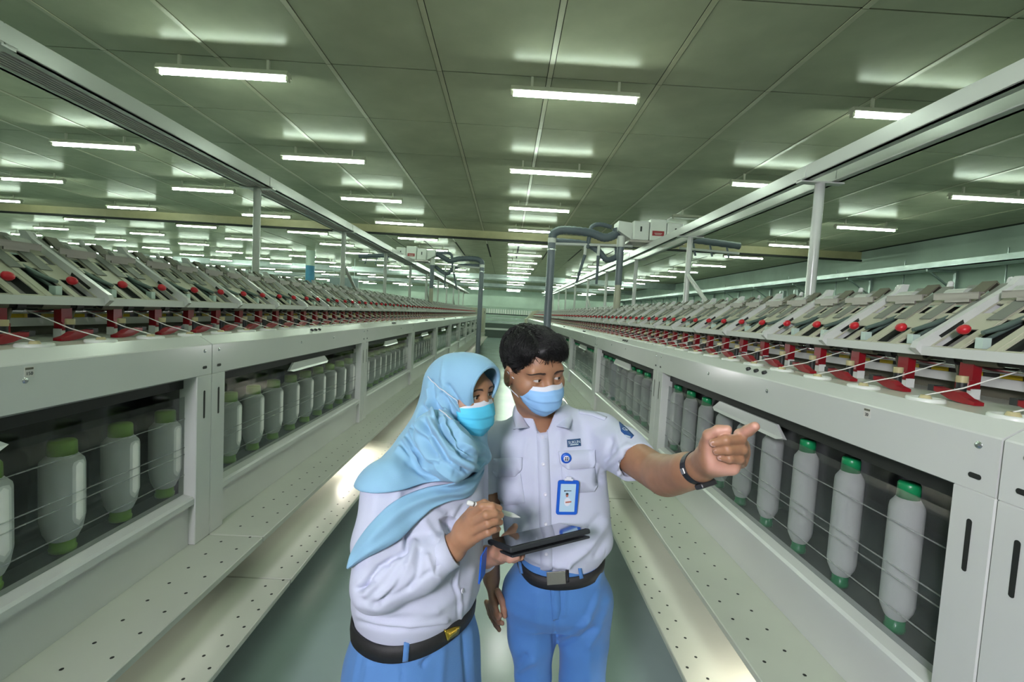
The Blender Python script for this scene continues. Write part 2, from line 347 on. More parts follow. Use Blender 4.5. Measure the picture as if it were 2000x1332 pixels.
    D['steplamp'] = MB().tube([(-0.10, -0.3, 0.605), (-0.10, 0.3, 0.605)], 0.009, 8).mesh('step_lamp_or_fill', mat('step_lamp_glow', (1, 0.95, 0.9), 0.5, var=0, emit=((1.0, 0.9, 0.8), 70.0)))
    D['stepfill'] = MB().box(-0.16, -0.145, -0.95, 0.95, 0.608, 0.617).mesh('step_lamp_or_fill', mat('step_fill_glow', (1, 0.95, 0.9), 0.5, var=0, emit=((0.95, 0.95, 0.85), 3.5)))  # added fill strip, not a real lamp: lifts the light on the lower plank
    return D
SM = sec_meshes()
# --- winding head module
SLA, SLB = np.array([0.300, 1.692]), np.array([0.560, 1.888])
_sd = (SLB - SLA); SLL = np.linalg.norm(_sd); _sd /= SLL; _sn = np.array([-_sd[1], _sd[0]])
def slab(mb, s0, s1, y0, y1, n0, n1, mi=0):
    c = SLA + _sd * (s0 + s1) / 2 + _sn * (n0 + n1) / 2
    mb.obox((c[0], (y0 + y1) / 2, c[1]), (_sd[0], 0, _sd[1]), (0, 1, 0), (_sn[0], 0, _sn[1]), (s1 - s0) / 2, (y1 - y0) / 2, abs(n1 - n0) / 2, mi)
def mod_meshes():
    D = {}
    f = MB()
    slab(f, 0.0, 0.016, 0.018, 0.44, -0.004, 0); slab(f, 0.172, 0.205, 0.018, 0.44, -0.004, 0); slab(f, 0.262, 0.326, 0.018, 0.44, -0.004, 0)
    for k in (0, 1):
        o = 0.018 + k * 0.213
        slab(f, 0.016, 0.172, o, o + 0.032, -0.004, 0); slab(f, 0.016, 0.172, o + 0.104, o + 0.138, -0.004, 0)
        slab(f, 0.115, 0.172, o + 0.138, o + 0.213, -0.004, 0); slab(f, 0.016, 0.115, o + 0.204, o + 0.213, -0.004, 0)
        slab(f, 0.205, 0.262, o, o + 0.046, -0.004, 0); slab(f, 0.205, 0.262, o + 0.104, o + 0.152, -0.004, 0); slab(f, 0.205, 0.262, o + 0.206, o + 0.213, -0.004, 0)
        slab(f, 0.0, 0.29, o + 0.004, o + 0.030, 0, 0.003); slab(f, 0.0, 0.29, o + 0.108, o + 0.134, 0, 0.003)
    D['frame'] = f.mesh('frame', paint2)
    b = MB(); slab(b, 0.0, 0.30, 0.02, 0.44, -0.045, -0.035); D['backing'] = b.mesh('backing', dark)
    b = MB()
    for k in (0, 1): 
        slab(b, 0.03, 0.10, 0.02 + k * 0.213 + 0.150, 0.02 + k * 0.213 + 0.178, -0.034, -0.015); slab(b, 0.205, 0.25, 0.02 + k * .213 + 0.06, 0.02 + k * .213 + .09, -.034, -.012); slab(b, 0.205, 0.25, 0.02 + k * .213 + 0.165, 0.02 + k * .213 + .19, -.034, -.012)
    D['inner'] = b.mesh('inner_cover', mat('mauve_grey_cover', (0.16, 0.145, 0.145), 0.5, var=0.05))
    D['bar'] = MB().box(0.282, 0.308, 0.012, 0.442, 1.668, 1.698).mesh('bar', paint)
    fl = MB(); slab(fl, 0.160, 0.268, 0, 0.046, 0.004, 0.007); D['flap'] = fl.mesh('flap', flapm)
    tb = MB(); slab(tb, 0.20, 0.25, 0.048, 0.062, 0.002, 0.006); D['tab'] = tb.mesh('tab', paint2)
    D['side'] = MB().prism_y([(0.262, 1.690), (0.285, 1.668), (0.31, 1.672), (0.60, 1.885), (0.615, 1.945), (0.588, 1.945), (0.565, 1.915), (0.270, 1.712)], -0.008, 0.014).mesh('side_plate', paint)
    ss = MB().prism_y([(0.335, 1.735), (0.345, 1.728), (0.415, 1.780), (0.41, 1.792)], -0.0085, 0.0145); D['sslot'] = ss.mesh('slot', dark)
    D['knob'] = MB().lathe([(0.0, -0.0145), (0.0085, -0.0128), (0.015, -0.007), (0.018, 0.001), (0.0158, 0.0085), (0.0095, 0.0132), (0.0, 0.0145)], 14, (0.327, 0, 1.757), 0, (-0.55, 0, 0.83)).mesh('knob', redball)
    lv = MB().tube([(0.335, 0, 1.750), (0.40, 0, 1.772), (0.485, 0, 1.815)], [0.007, 0.010, 0.008], 8); lv.tube([(0.36, 0.014, 1.728), (0.47, 0.014, 1.790)], 0.006, 6)
    D['lever'] = lv.mesh('lever', leverm)
    D['box'] = MB().box(0.330, 0.355, -0.012, 0.012, 1.702, 1.735).mesh('latch', boxm)
    D['bracket'] = MB().box(0.500, 0.506, 0, 0.165, 1.866, 1.888).box(0.500, 0.52, 0, 0.165, 1.886, 1.890).box(0.500, 0.506, 0.03, 0.12, 1.856, 1.868).mesh('bracket', brack)
    vf = MB().prism_y([(0.545, 1.882), (0.60, 1.936), (0.604, 1.932), (0.552, 1.878)], 0, 0.05).prism_y([(0.600, 1.936), (0.645, 1.895), (0.641, 1.891), (0.599, 1.931)], 0, 0.05)
    D['roof'] = vf.mesh('hood', olive)
    D['roller'] = MB().tube([(0.575, 0, 1.885), (0.575, 0.075, 1.885)], 0.027, 14).tube([(0.575, -0.006, 1.885), (0.575, 0.081, 1.885)], 0.012, 8).mesh('roller', mat('roller_pale', (0.45, 0.47, 0.43), 0.4, var=0.05))
    D['horn'] = MB().tube([(0.60, 0, 1.87), (0.615, 0, 1.935)], [0.012, 0.010], 8).sphere((0.616, 0, 1.938), 0.0105, 8).mesh('horn', paint)
    D['strap'] = MB().prism_y([(0.50, 1.850), (0.56, 1.893), (0.60, 1.925), (0.603, 1.92), (0.565, 1.887), (0.503, 1.845)], 0, 0.045).mesh('strap', flapm)
    D['drum'] = MB().tube([(0.335, 0, 1.664), (0.335, 0.10, 1.664)], 0.015, 10).mesh('drum', olive)
    D['drumend'] = MB().tube([(0.335, 0, 1.662), (0.335, 0.028, 1.662)], 0.017, 10).mesh('drum_end', black)
    # spindle station, y = 0 at the spindle
    gd = MB().prism_y([(0.0, 0), (0.012, 0), (0.012, 0.004), (0.0, 0.004)], 0, 0.001)
    gd = MB()
    pts = [(-0.062, 1.550, 0.009), (-0.035, 1.550, 0.016), (-0.012, 1.552, 0.027), (0.012, 1.556, 0.026), (0.035, 1.565, 0.017), (0.060, 1.572, 0.013)]
    for (y0, z0, h0), (y1, z1, h1) in zip(pts[:-1], pts[1:]):
        for wv in (0.014,):
            gd.add([(0.20 - wv, y0, z0), (0.20 + wv, y0, z0), (0.20 + wv, y0, z0 + h0), (0.20 - wv, y0, z0 + h0), (0.20 - wv, y1, z1), (0.20 + wv, y1, z1), (0.20 + wv, y1, z1 + h1), (0.20 - wv, y1, z1 + h1)],
                   [(0, 1, 2, 3), (7, 6, 5, 4), (0, 4, 5, 1), (1, 5, 6, 2), (2, 6, 7, 3), (3, 7, 4, 0)])
    gd.box(0.186, 0.214, 0.058, 0.078, 1.570, 1.588, 1)
    D['guide'] = gd.mesh('yarn_guide', [red, black])
    tu = MB().box(0.325, 0.352, -0.021, 0.021, 1.580, 1.656, 0).box(0.318, 0.330, -0.024, 0.024, 1.574, 1.604, 0).box(0.320, 0.350, -0.026, 0.026, 1.549, 1.579, 1).box(0.317, 0.319, -0.019, 0.013, 1.583, 1.600, 2)
    D['tension'] = tu.mesh('tension_unit', [red, whitep, mat('scuffed_red', (0.45, 0.22, 0.22), 0.4, var=0.5, nscale=90)])
    D['sensor'] = MB().tube([(0.285, 0, 1.549), (0.285, 0, 1.598)], 0.0125, 10, 0).tube([(0.285, 0, 1.598), (0.285, 0, 1.618)], 0.0145, 10, 1).mesh('sensor', [black, cream])
    D['disc'] = MB().lathe([(0.0, 0.006), (0.030, 0.006), (0.034, 0.010), (0.042, 0.010), (0.045, 0.006), (0.045, 0.0)], 20, (0.10, 0, 1.549)).mesh('eyelet_disc', whitep)
    D['eye'] = MB().lathe([(0.006, 0.010), (0.011, 0.010), (0.013, 0.006), (0.015, 0.0)], 12, (0.10, 0, 1.556)).mesh('eyelet', cream)
    D['arm'] = MB().tube([(0.39, 0, 1.55), (0.36, 0.01, 1.60), (0.345, 0.012, 1.655)], [0.014, 0.010, 0.009], 6).mesh('support_arm', olive)
    D['yarn'] = MB().tube([(0.10, 0, 1.566), (0.20, -0.003, 1.590), (0.36, -0.006, 1.650)], 0.0021, 5, caps=False).mesh('yarn', yarn)
    return D
MM = mod_meshes()
def mirrored(me):
    m = me.copy(); n = len(m.vertices); co = np.empty(n * 3, np.float32); m.vertices.foreach_get('co', co); co[0::3] *= -1; m.vertices.foreach_set('co', co); m.flip_normals(); m.update(); return m
def put(parent, name, me, y=0.0, x=0.0, z=0.0):
    o = obj(name, me, parent); o.location = (x, y, z); return o
def head_layout():
    "sub-parts of one two-spindle winding head, as (name, mesh, y)"
    L = [('frame', MM['frame'], 0), ('backing', MM['backing'], 0), ('inner_cover', MM['inner'], 0), ('bar', MM['bar'], 0), ('side_plate', MM['side'], 0), ('slot', MM['sslot'], 0)]
    for k in (0, 1):
        o = 0.018 + k * 0.213
        L += [('knob', MM['knob'], o + 0.112 if k == 0 else o + 0.122), ('lever', MM['lever'], o + 0.072), ('latch', MM['box'], o + 0.075), ('flap', MM['flap'], o - 0.002), ('flap', MM['flap'], o + 0.105),
              ('tab', MM['tab'], o), ('tab', MM['tab'], o + 0.105), ('bracket', MM['bracket'], o + 0.02), ('hood', MM['roof'], o + 0.06), ('roller', MM['roller'], o + 0.125), ('horn', MM['horn'], o + 0.03), ('strap', MM['strap'], o + 0.0), ('strap', MM['strap'], o + 0.11),
              ('drum', MM['drum'], o + 0.01), ('drum_end', MM['drumend'], o + 0.135)]
    return L
def spindle_layout(y):
    return [('yarn_guide', MM['guide'], y + 0.01), ('tension_unit', MM['tension'], y + 0.115), ('sensor', MM['sensor'], y + 0.085), ('eyelet_disc', MM['disc'], y), ('eyelet', MM['eye'], y), ('yarn', MM['yarn'], y), ('support_arm', MM['arm'], y - 0.075)]
def joined(layout, name):
    vs, fs, ms, sm, mats = [], [], [], [], []
    for nm, me, y in layout:
        o = len(vs); mi = []
        for m in me.materials:
            if m not in mats: mats.append(m)
            mi.append(mats.index(m))
        vs += [(v.co.x, v.co.y + y, v.co.z) for v in me.vertices]
        for p in me.polygons: fs.append(tuple(i + o for i in p.vertices)); ms.append(mi[p.material_index]); sm.append(p.use_smooth)
    me = bpy.data.meshes.new(name); me.from_pydata(vs, [], fs)
    for m in mats: me.materials.append(m)
    me.polygons.foreach_set('material_index', ms); me.polygons.foreach_set('use_smooth', sm); me.update(); return me
SP_OFF = -0.01          # spindle offset in its module
FULL = head_layout() + spindle_layout(SP_OFF + 0.0) + spindle_layout(SP_OFF + 0.225)
FARHEAD = joined(FULL, 'winding_head')
_mir = {}
def mir(me):
    if me.name not in _mir: _mir[me.name] = mirrored(me)
    return _mir[me.name]
# spools
def spool_meshes(r, zt, zb, capm, name):
    body = MB().lathe([(0.018, zb + 0.03), (r * 0.66, zb + 0.042), (r * (0.93 if r < 0.05 else 0.86), zb + 0.068), (r, zb + (0.085 if r < 0.05 else 0.115)), (r, zt - 0.078), (r * 0.96, zt - 0.066), (r * 0.66, zt - 0.045), (0.018, zt - 0.040)], 20).mesh('yarn_body', spoolm)
    c1 = MB().lathe([(0.0, zt), (r * 0.58, zt), (r * 0.64, zt - 0.005), (r * 0.66, zt - 0.046), (0.0, zt - 0.046)], 16).mesh('top_cap', capm)
    c2 = MB().lathe([(0.0, zb), (r * 0.60, zb), (r * 0.63, zb + 0.012), (r * 0.57, zb + 0.016), (r * 0.57, zb + 0.05), (0.0, zb + 0.045)], 16).mesh('base_cap', capm)
    one = joined([('a', body, 0), ('b', c1, 0), ('c', c2, 0)], name)
    return body, c1, c2, one
SPR = spool_meshes(0.0425, 1.305, 0.862, capg, 'yarn_spool'); SPL = spool_meshes(0.057, 1.24, 0.875, capy, 'yarn_spool')
def machine(side):
    R = side == 'right'; sg = 1 if R else -1; Q = (lambda me: me) if R else mir
    root = empty('twisting_machine', (XR, 0, 0) if R else (XL, 0, 0.006))
    tag(root, 'long cream yarn twisting machine on the %s of the aisle' % side, 'machine', 'twisting machines')
    if R: secs = [0.97 + SEC * k for k in range(-1, 10)]
    else: secs = [2.065 + SEC * k for k in range(-2, 10)]
    for si, s0 in enumerate(secs):
        near = s0          # world Y of the section's near end
        det = near < 8.5
        put(root, 'fascia', Q(SM['fascia']), s0); put(root, 'deck', Q(SM['deck']), s0); put(root, 'machine_trunk', Q(SM['trunk']), s0); put(root, 'machine_base', Q(SM['base']), s0)
        for y in (s0 + 0.001, s0 + SEC - 0.099):
            o = put(root, 'post', Q(SM['post']), y); o.modifiers.new('bevel', 'BEVEL').width = 0.003
            if near < 6:
                put(o, 'slot', Q(SM['slot']), 0)
                put(root, 'slot', Q(SM['slot2']), y + 0.049, -0.0002 * sg, 1.418)
                put(root, 'screw', Q(SM['screw']), y + 0.049, 0, 1.490)
        if near < 6: put(root, 'screw', Q(SM['screw']), s0 + 1.45, 0, 1.470); put(root, 'screw', Q(SM['screw']), s0 + 0.9, 0, 1.470)
        sl = put(root, 'sill', Q(SM['sill']), s0); put(root, 'sill_panel', Q(SM['sill_panel']), s0)
        for nm in ('upper', 'lower'):
            o = put(root, 'step_plank', Q(SM[nm]), s0); o.modifiers.new('bevel', 'BEVEL').width = 0.003
        if near < 9: tag(put(root, 'drain_holes', Q(SM['holes']), s0), kind='stuff')
        pn = put(root, 'window_pane', Q(SM['pane']), s0)
        for z in (0.955, 1.045, 1.075, 1.20) if det else (1.0, 1.1, 1.2): put(pn, 'crease', Q(SM['crease']), 0, 0, z)
        put(pn, 'handle', Q(SM['handle']), SEC / 2, 0, 0)
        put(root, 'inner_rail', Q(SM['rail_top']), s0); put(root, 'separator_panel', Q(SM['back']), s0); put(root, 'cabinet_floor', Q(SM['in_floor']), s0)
        put(root, 'suction_pipe', Q(SM['pipe']), s0); put(root, 'guide_rail', Q(SM['rail']), s0); put(root, 'marking_strip', Q(SM['marks']), s0)
        if near < 14:
            for k in range(3): put(root, 'button', Q(SM['button']), s0 + (0.98 if R else 1.12) + 0.065 * k, 0.030 * sg, 1.533)
        # winding heads
        for k in range(5):
            y = s0 + (0.085 if R else -0.215) + MOD * k
            wy = y
            if wy < -0.6: continue
            if wy < 6.2:
                h = empty('winding_head', (0, y, 0), 0, root)
                for nm, me, yy in FULL: put(h, nm, Q(me), yy)
            else: put(root, 'winding_head', Q(FARHEAD), y)
    return root, secs
for side in ('right', 'left'):
    root, secs = machine(side); R = side == 'right'
    SP = SPR if R else SPL
    cn = 'dark green' if R else 'lime green'
    for si, s0 in enumerate(secs):
        near = s0
        if near < -0.5: continue
        wi = ORD[int(round((near - (0.97 if R else -0.185)) / SEC))]
        for k in range(10):
            y = s0 + (0.10 if R else 0.090) + G * k
            wy = y
            if wy < 0.75: continue
            pos = ORD[k].replace('nearest', 'first')
            loc = (XR + 0.105, y, 0) if R else (XL - 0.105, y, 0.006)
            lab = '%s-capped white yarn spool, %s from near post, %s window, %s machine' % (cn, pos, wi, side)
            if near < 5:
                e = empty('yarn_spool', loc); obj('yarn_body', SP[0], e); obj('top_cap', SP[1], e); obj('base_cap', SP[2], e)
            else: e = obj('yarn_spool', SP[3]); e.location = loc
            tag(e, lab, 'yarn spool', '%s-capped yarn spools in the %s machine' % (cn, side))
    # lamps under the upper step, plus added glow strips to brighten the lower step
    for s0 in secs: put(root, 'step_lamp_or_fill', SM['stepfill'] if R else mir(SM['stepfill']), s0 + SEC / 2)
    for wy in ((1.25, 6.9) if R else (3.75, 13.5)):
        put(root, 'step_lamp_or_fill', SM['steplamp'] if R else mir(SM['steplamp']), wy)
    # stickers
    if R: sx, txt = 1.345, '20'
    else: sx, txt = 1.275, '150'
    st = MB().box(-0.0008, 0.0008, -0.013, 0.013, -0.016, 0.012).build('sticker', sticker, root); st.location = (0, sx, 1.495)
    t = obj('sticker_number', textmesh('sticker_number', txt, 0.013, ink), st); t.location = (-0.0011 if R else 0.0011, 0, -0.007); t.rotation_euler = (PI / 2, 0, -PI / 2 if R else PI / 2)
    MB().box(-0.0011, 0.0011, -0.011, 0.011, 0.004, 0.010).build('sticker_band', olive, st)
# end cabinets
def endcab(parent, y0, y1, slope):
    b = MB().box(-2.1, 0.12, y0, y1, 0.06, 1.95).box(-2.0, 0.10, y0, y1, 0, 0.06)
    o = b.build('end_cabinet', paint2, parent, 0.015)
    MB().box(0.12, 0.126, y0 + 0.1, y0 + 0.5, 1.65, 1.8).build('display', dark, o)
    return o
MR = [o for o in COL.objects if o.name == 'twisting_machine'][0]; ML = [o for o in COL.objects if o.name == 'twisting_machine.001'][0]
endcab(ML, 24.6, 26.8, 0)
MB().prism_y([(-0.1, 0), (-0.1, 1.5), (0.0, 1.55), (0.25, 1.9), (0.5, 1.98), (2.0, 1.98), (2.0, 0)], 23.5, 24.7).build('end_cabinet', paint2, MR, 0.01)
# ------------------------------------------------------------------ overhead rails with posts
slatm = mat('slat_grey_pink', (0.52, 0.48, 0.48), 0.45, var=0.04)
def rail(side):
    R = side == 'right'; X = 2.12 if R else -2.33; sgn = 1 if R else -1
    root = empty('overhead_rail', (X, 0, 0)); tag(root, 'white overhead cleaner rail on posts above the %s machine' % side, 'rail', 'overhead rails')
    zb = 2.755
    for k in range(-2, 11):
        y0 = (0.97 if R else 2.065) + SEC * k; y1 = y0 + SEC - 0.004
        for xs in (-1, 1):
            xa = xs * 0.135
            MB().box(min(xa, xa - xs * 0.03), max(xa, xa - xs * 0.03), y0, y1, zb, zb + 0.092).box(min(xa, xa - xs * 0.07), max(xa, xa - xs * 0.07), y0, y1, zb, zb + 0.008).build('beam', paint, root, 0.003)
        if not R:
            for j in range(6): MB().box(-0.075 + j * 0.024, -0.061 + j * 0.024, y0, y1, zb - 0.004, zb + 0.006).build('slat', slatm, root)
            MB().box(-0.10, 0.10, y0, y1, zb + 0.03, zb + 0.034).build('rail_cover', dark, root)
        c = MB().box(-0.15, 0.15, y0 - 0.03, y0 + 0.03, zb - 0.014, zb - 0.004).build('crossbar', paint, root)
        for xs in (-1, 1):
            MB().box(xs * 0.1352, xs * 0.139, y0 - 0.05, y0 + 0.05, zb + 0.01, zb + 0.085).build('splice_plate', paint, root) if xs > 0 else MB().box(-0.139, -0.1352, y0 - 0.05, y0 + 0.05, zb + 0.01, zb + 0.085).build('splice_plate', paint, root)
        if k >= 0:
            MB().tube([(0, y0, 1.6), (0, y0, zb - 0.014)], 0.032, 12).build('post', paint, root)
        if k in (2, 5, 8) and k < 9:
            MB().tube([(0, y0, zb - 0.45), (0, y0 - 0.95, 1.75)] if R else [(0, y0, zb - 0.45), (0, y0 + 0.95, 1.75)], 0.024, 8).build('brace', paint, root)
for sd in ('right', 'left'): rail(sd)
# ------------------------------------------------------------------ travelling cleaners
def hose(pts, r, n=10, sub=8):
    q = smoothpts(pts, sub); rr = [r * (1.0 + 0.06 * math.cos(i * PI)) for i in range(len(q))]
    return MB().tube(q, rr, n)
def cleaner(side, Y):
    R = side == 'right'; X = 2.12 if R else -2.33; s = -1 if R else 1     # s: towards the aisle
    root = empty('travelling_cleaner', (X, Y, 2.86)); tag(root, 'white travelling blower with grey hoses riding the %s rail' % side, 'blower', 'travelling cleaners')
    xs = lambda a: s * a
    h = MB()
    for k, (a, b, z) in enumerate(((-0.36, -0.13, 0.30), (-0.12, 0.12, 0.34), (0.13, 0.36, 0.30))):
        h.box(min(xs(a), xs(b)), max(xs(a), xs(b)), -0.22, 0.22, 0.03, z)
    hb = h.build('housing', whitep, root, 0.015)
    for a in (-0.25, 0.25):
        MB().box(a - 0.012, a + 0.012, -0.228, -0.22, 0.15, 0.22).build('latch', black, hb)
    lb = MB().box(-0.085, 0.085, -0.224, -0.22, 0.10, 0.17).build('warning_label', labelm, hb)
    MB().box(-0.055, 0.055, -0.2255, -0.224, 0.132, 0.139).box(-0.045, 0.045, -0.2255, -0.224, 0.117, 0.122).build('label_print', sticker, lb)
    MB().box(-0.40, 0.40, -0.2, 0.2, 0.0, 0.03).build('chassis', brack, root)
    MB().prism_y([(xs(0.36), 0.04), (xs(0.36), 0.28), (xs(0.56), 0.30), (xs(0.56), 0.16)], -0.15, 0.15).build('blower_cone', whitep, root)
    ax = 1.50 if R else 1.68        # aisle side drop
    MB().tube([(xs(0.3), 0, -0.03), (xs(ax), 0, -0.06)], 0.022, 8).build('support_bar', paint, root)
    MB().tube([(xs(ax), 0, -0.05), (xs(ax), 0, -2.35)], 0.058, 14).build('drop_pipe', pvc, root)
    MB().tube([(xs(ax), 0, -0.05), (xs(ax), 0, 0.02)], 0.062, 14).build('pipe_collar', whitep, root)
    MB().tube([(xs(ax), 0, -0.16), (xs(ax), 0, -0.14)], 0.064, 14).build('clamp', alu, root)
    hose([(xs(ax), 0, 0.02), (xs(ax - 0.03), 0, 0.10), (xs(ax - 0.18), 0, 0.15), (xs(ax - 0.55), 0, 0.13), (xs(ax - 0.78), 0, 0.07), (xs(ax - 0.95), 0, 0.14), (xs(0.56), 0, 0.22)], 0.062, 12, 10).build('hose', greyhose, root)
    hose([(xs(ax - 0.05), 0.1, 0.0), (xs(ax - 0.5), 0.1, -0.02), (xs(ax - 0.72), 0.1, -0.12), (xs(ax - 0.85), 0.1, -0.24), (xs(ax - 1.0), 0.1, -0.18), (xs(0.5), 0.1, -0.05)], 0.045).build('hose', greyhose, root)
    hose([(xs(0.62), 0.05, 0.24), (xs(0.8), 0.05, 0.27), (xs(0.92), 0.05, 0.22), (xs(0.95), 0.02, 0.05), (xs(0.97), 0, -0.1)], 0.032).build('hose', greyhose, root)
    nz = 0.48
    MB().tube([(xs(nz), -0.02, 0.10), (xs(nz), -0.02, -0.06)], 0.062, 12).build('pipe_collar', whitep, root)
    MB().tube([(xs(nz), -0.02, -0.06), (xs(nz), -0.02, -0.62)], 0.052, 12).build('drop_pipe', pvc, root)
    MB().tube([(xs(nz), -0.02, -0.62), (xs(nz), -0.02, -1.0), (xs(nz + 0.03), -0.02, -1.12)], [0.05, 0.055, 0.075], 12).build('nozzle', paint2, root)
    for a, dx in ((0.80, 0.0), (1.0, 0.10)):
        MB().tube([(xs(a), 0, -0.05), (xs(a), 0, -0.2)], 0.022, 8).build('nozzle', whitep, root)
        MB().tube([(xs(a), 0, -0.2), (xs(a + dx), 0, -0.62)], [0.024, 0.018], 8).build('small_hose', greyhose, root)
    # far arm over the other side
    MB().tube([(xs(-0.4), 0, -0.02), (xs(-1.3), 0, -0.05)], 0.02, 8).build('support_bar', paint, root)
    hose([(xs(-0.4), 0, 0.12), (xs(-0.8), 0, 0.10), (xs(-1.3), 0, 0.06)], 0.05).build('hose', greyhose, root)
    for a in (0.6, 0.85, 1.1): MB().tube([(xs(-a), 0, 0.08), (xs(-a - 0.05), 0, -0.12)], 0.015, 6).build('small_hose', greyhose, root)
cleaner('right', 6.9); cleaner('left', 11.3)
# ------------------------------------------------------------------ far end of the hall
fr = empty('spinning_frame', (0.0, 32.0, 0)); tag(fr, 'pale spinning frame standing across the far end of the aisle', 'machine')
MB().box(-16, 8, 0, 0.9, 0.0, 1.0).build('body', mat('frame_dark', (0.05, 0.07, 0.06), 0.4), fr)
for z0, z1, mm in ((0.55, 0.68, paint), (1.08, 1.16, galv), (1.35, 1.40, galv), (2.15, 2.9, wallm), (1.62, 1.68, dark)):
    MB().box(-16, 8, -0.06, 0.6, z0, z1).build('shelf', mm, fr)
cone = MB()
for k in range(96): cone.tube([(-9 + k * 0.16, -0.1, 1.70), (-9 + k * 0.16, -0.1, 2.0)], [0.062, 0.05], 8)
tag(cone.build('bobbin_row', spoolm, fr), kind='stuff')
pl = empty('pillar', (-8.7, 20.5, 0)); MB().tube([(0, 0, 0), (0, 0, 3.35)], 0.19, 20).build('shaft', bluep, pl); MB().tube([(0, 0, 3.35), (0, 0, ZC)], 0.19, 20).build('capital', wallm, pl); tag(pl, 'round blue pillar beyond the left machine', 'pillar')
sg = MB().box(-8.8, -7.4, 23.0, 23.1, 2.55, 3.05).build('hanging_panel', mat('panel_grey', (0.20, 0.24, 0.25), 0.4)); tag(sg, 'grey hanging panel beyond the left machine', 'panel')
for k, xx in enumerate((-8.6, -7.6)): MB().tube([(xx, 23.05, 3.05), (xx, 23.05, ZC)], 0.012, 6).build('hanger', galv, None).parent = None
for o in [o for o in COL.objects if o.name.startswith('hanger') and o.parent is None]: o.parent = sg
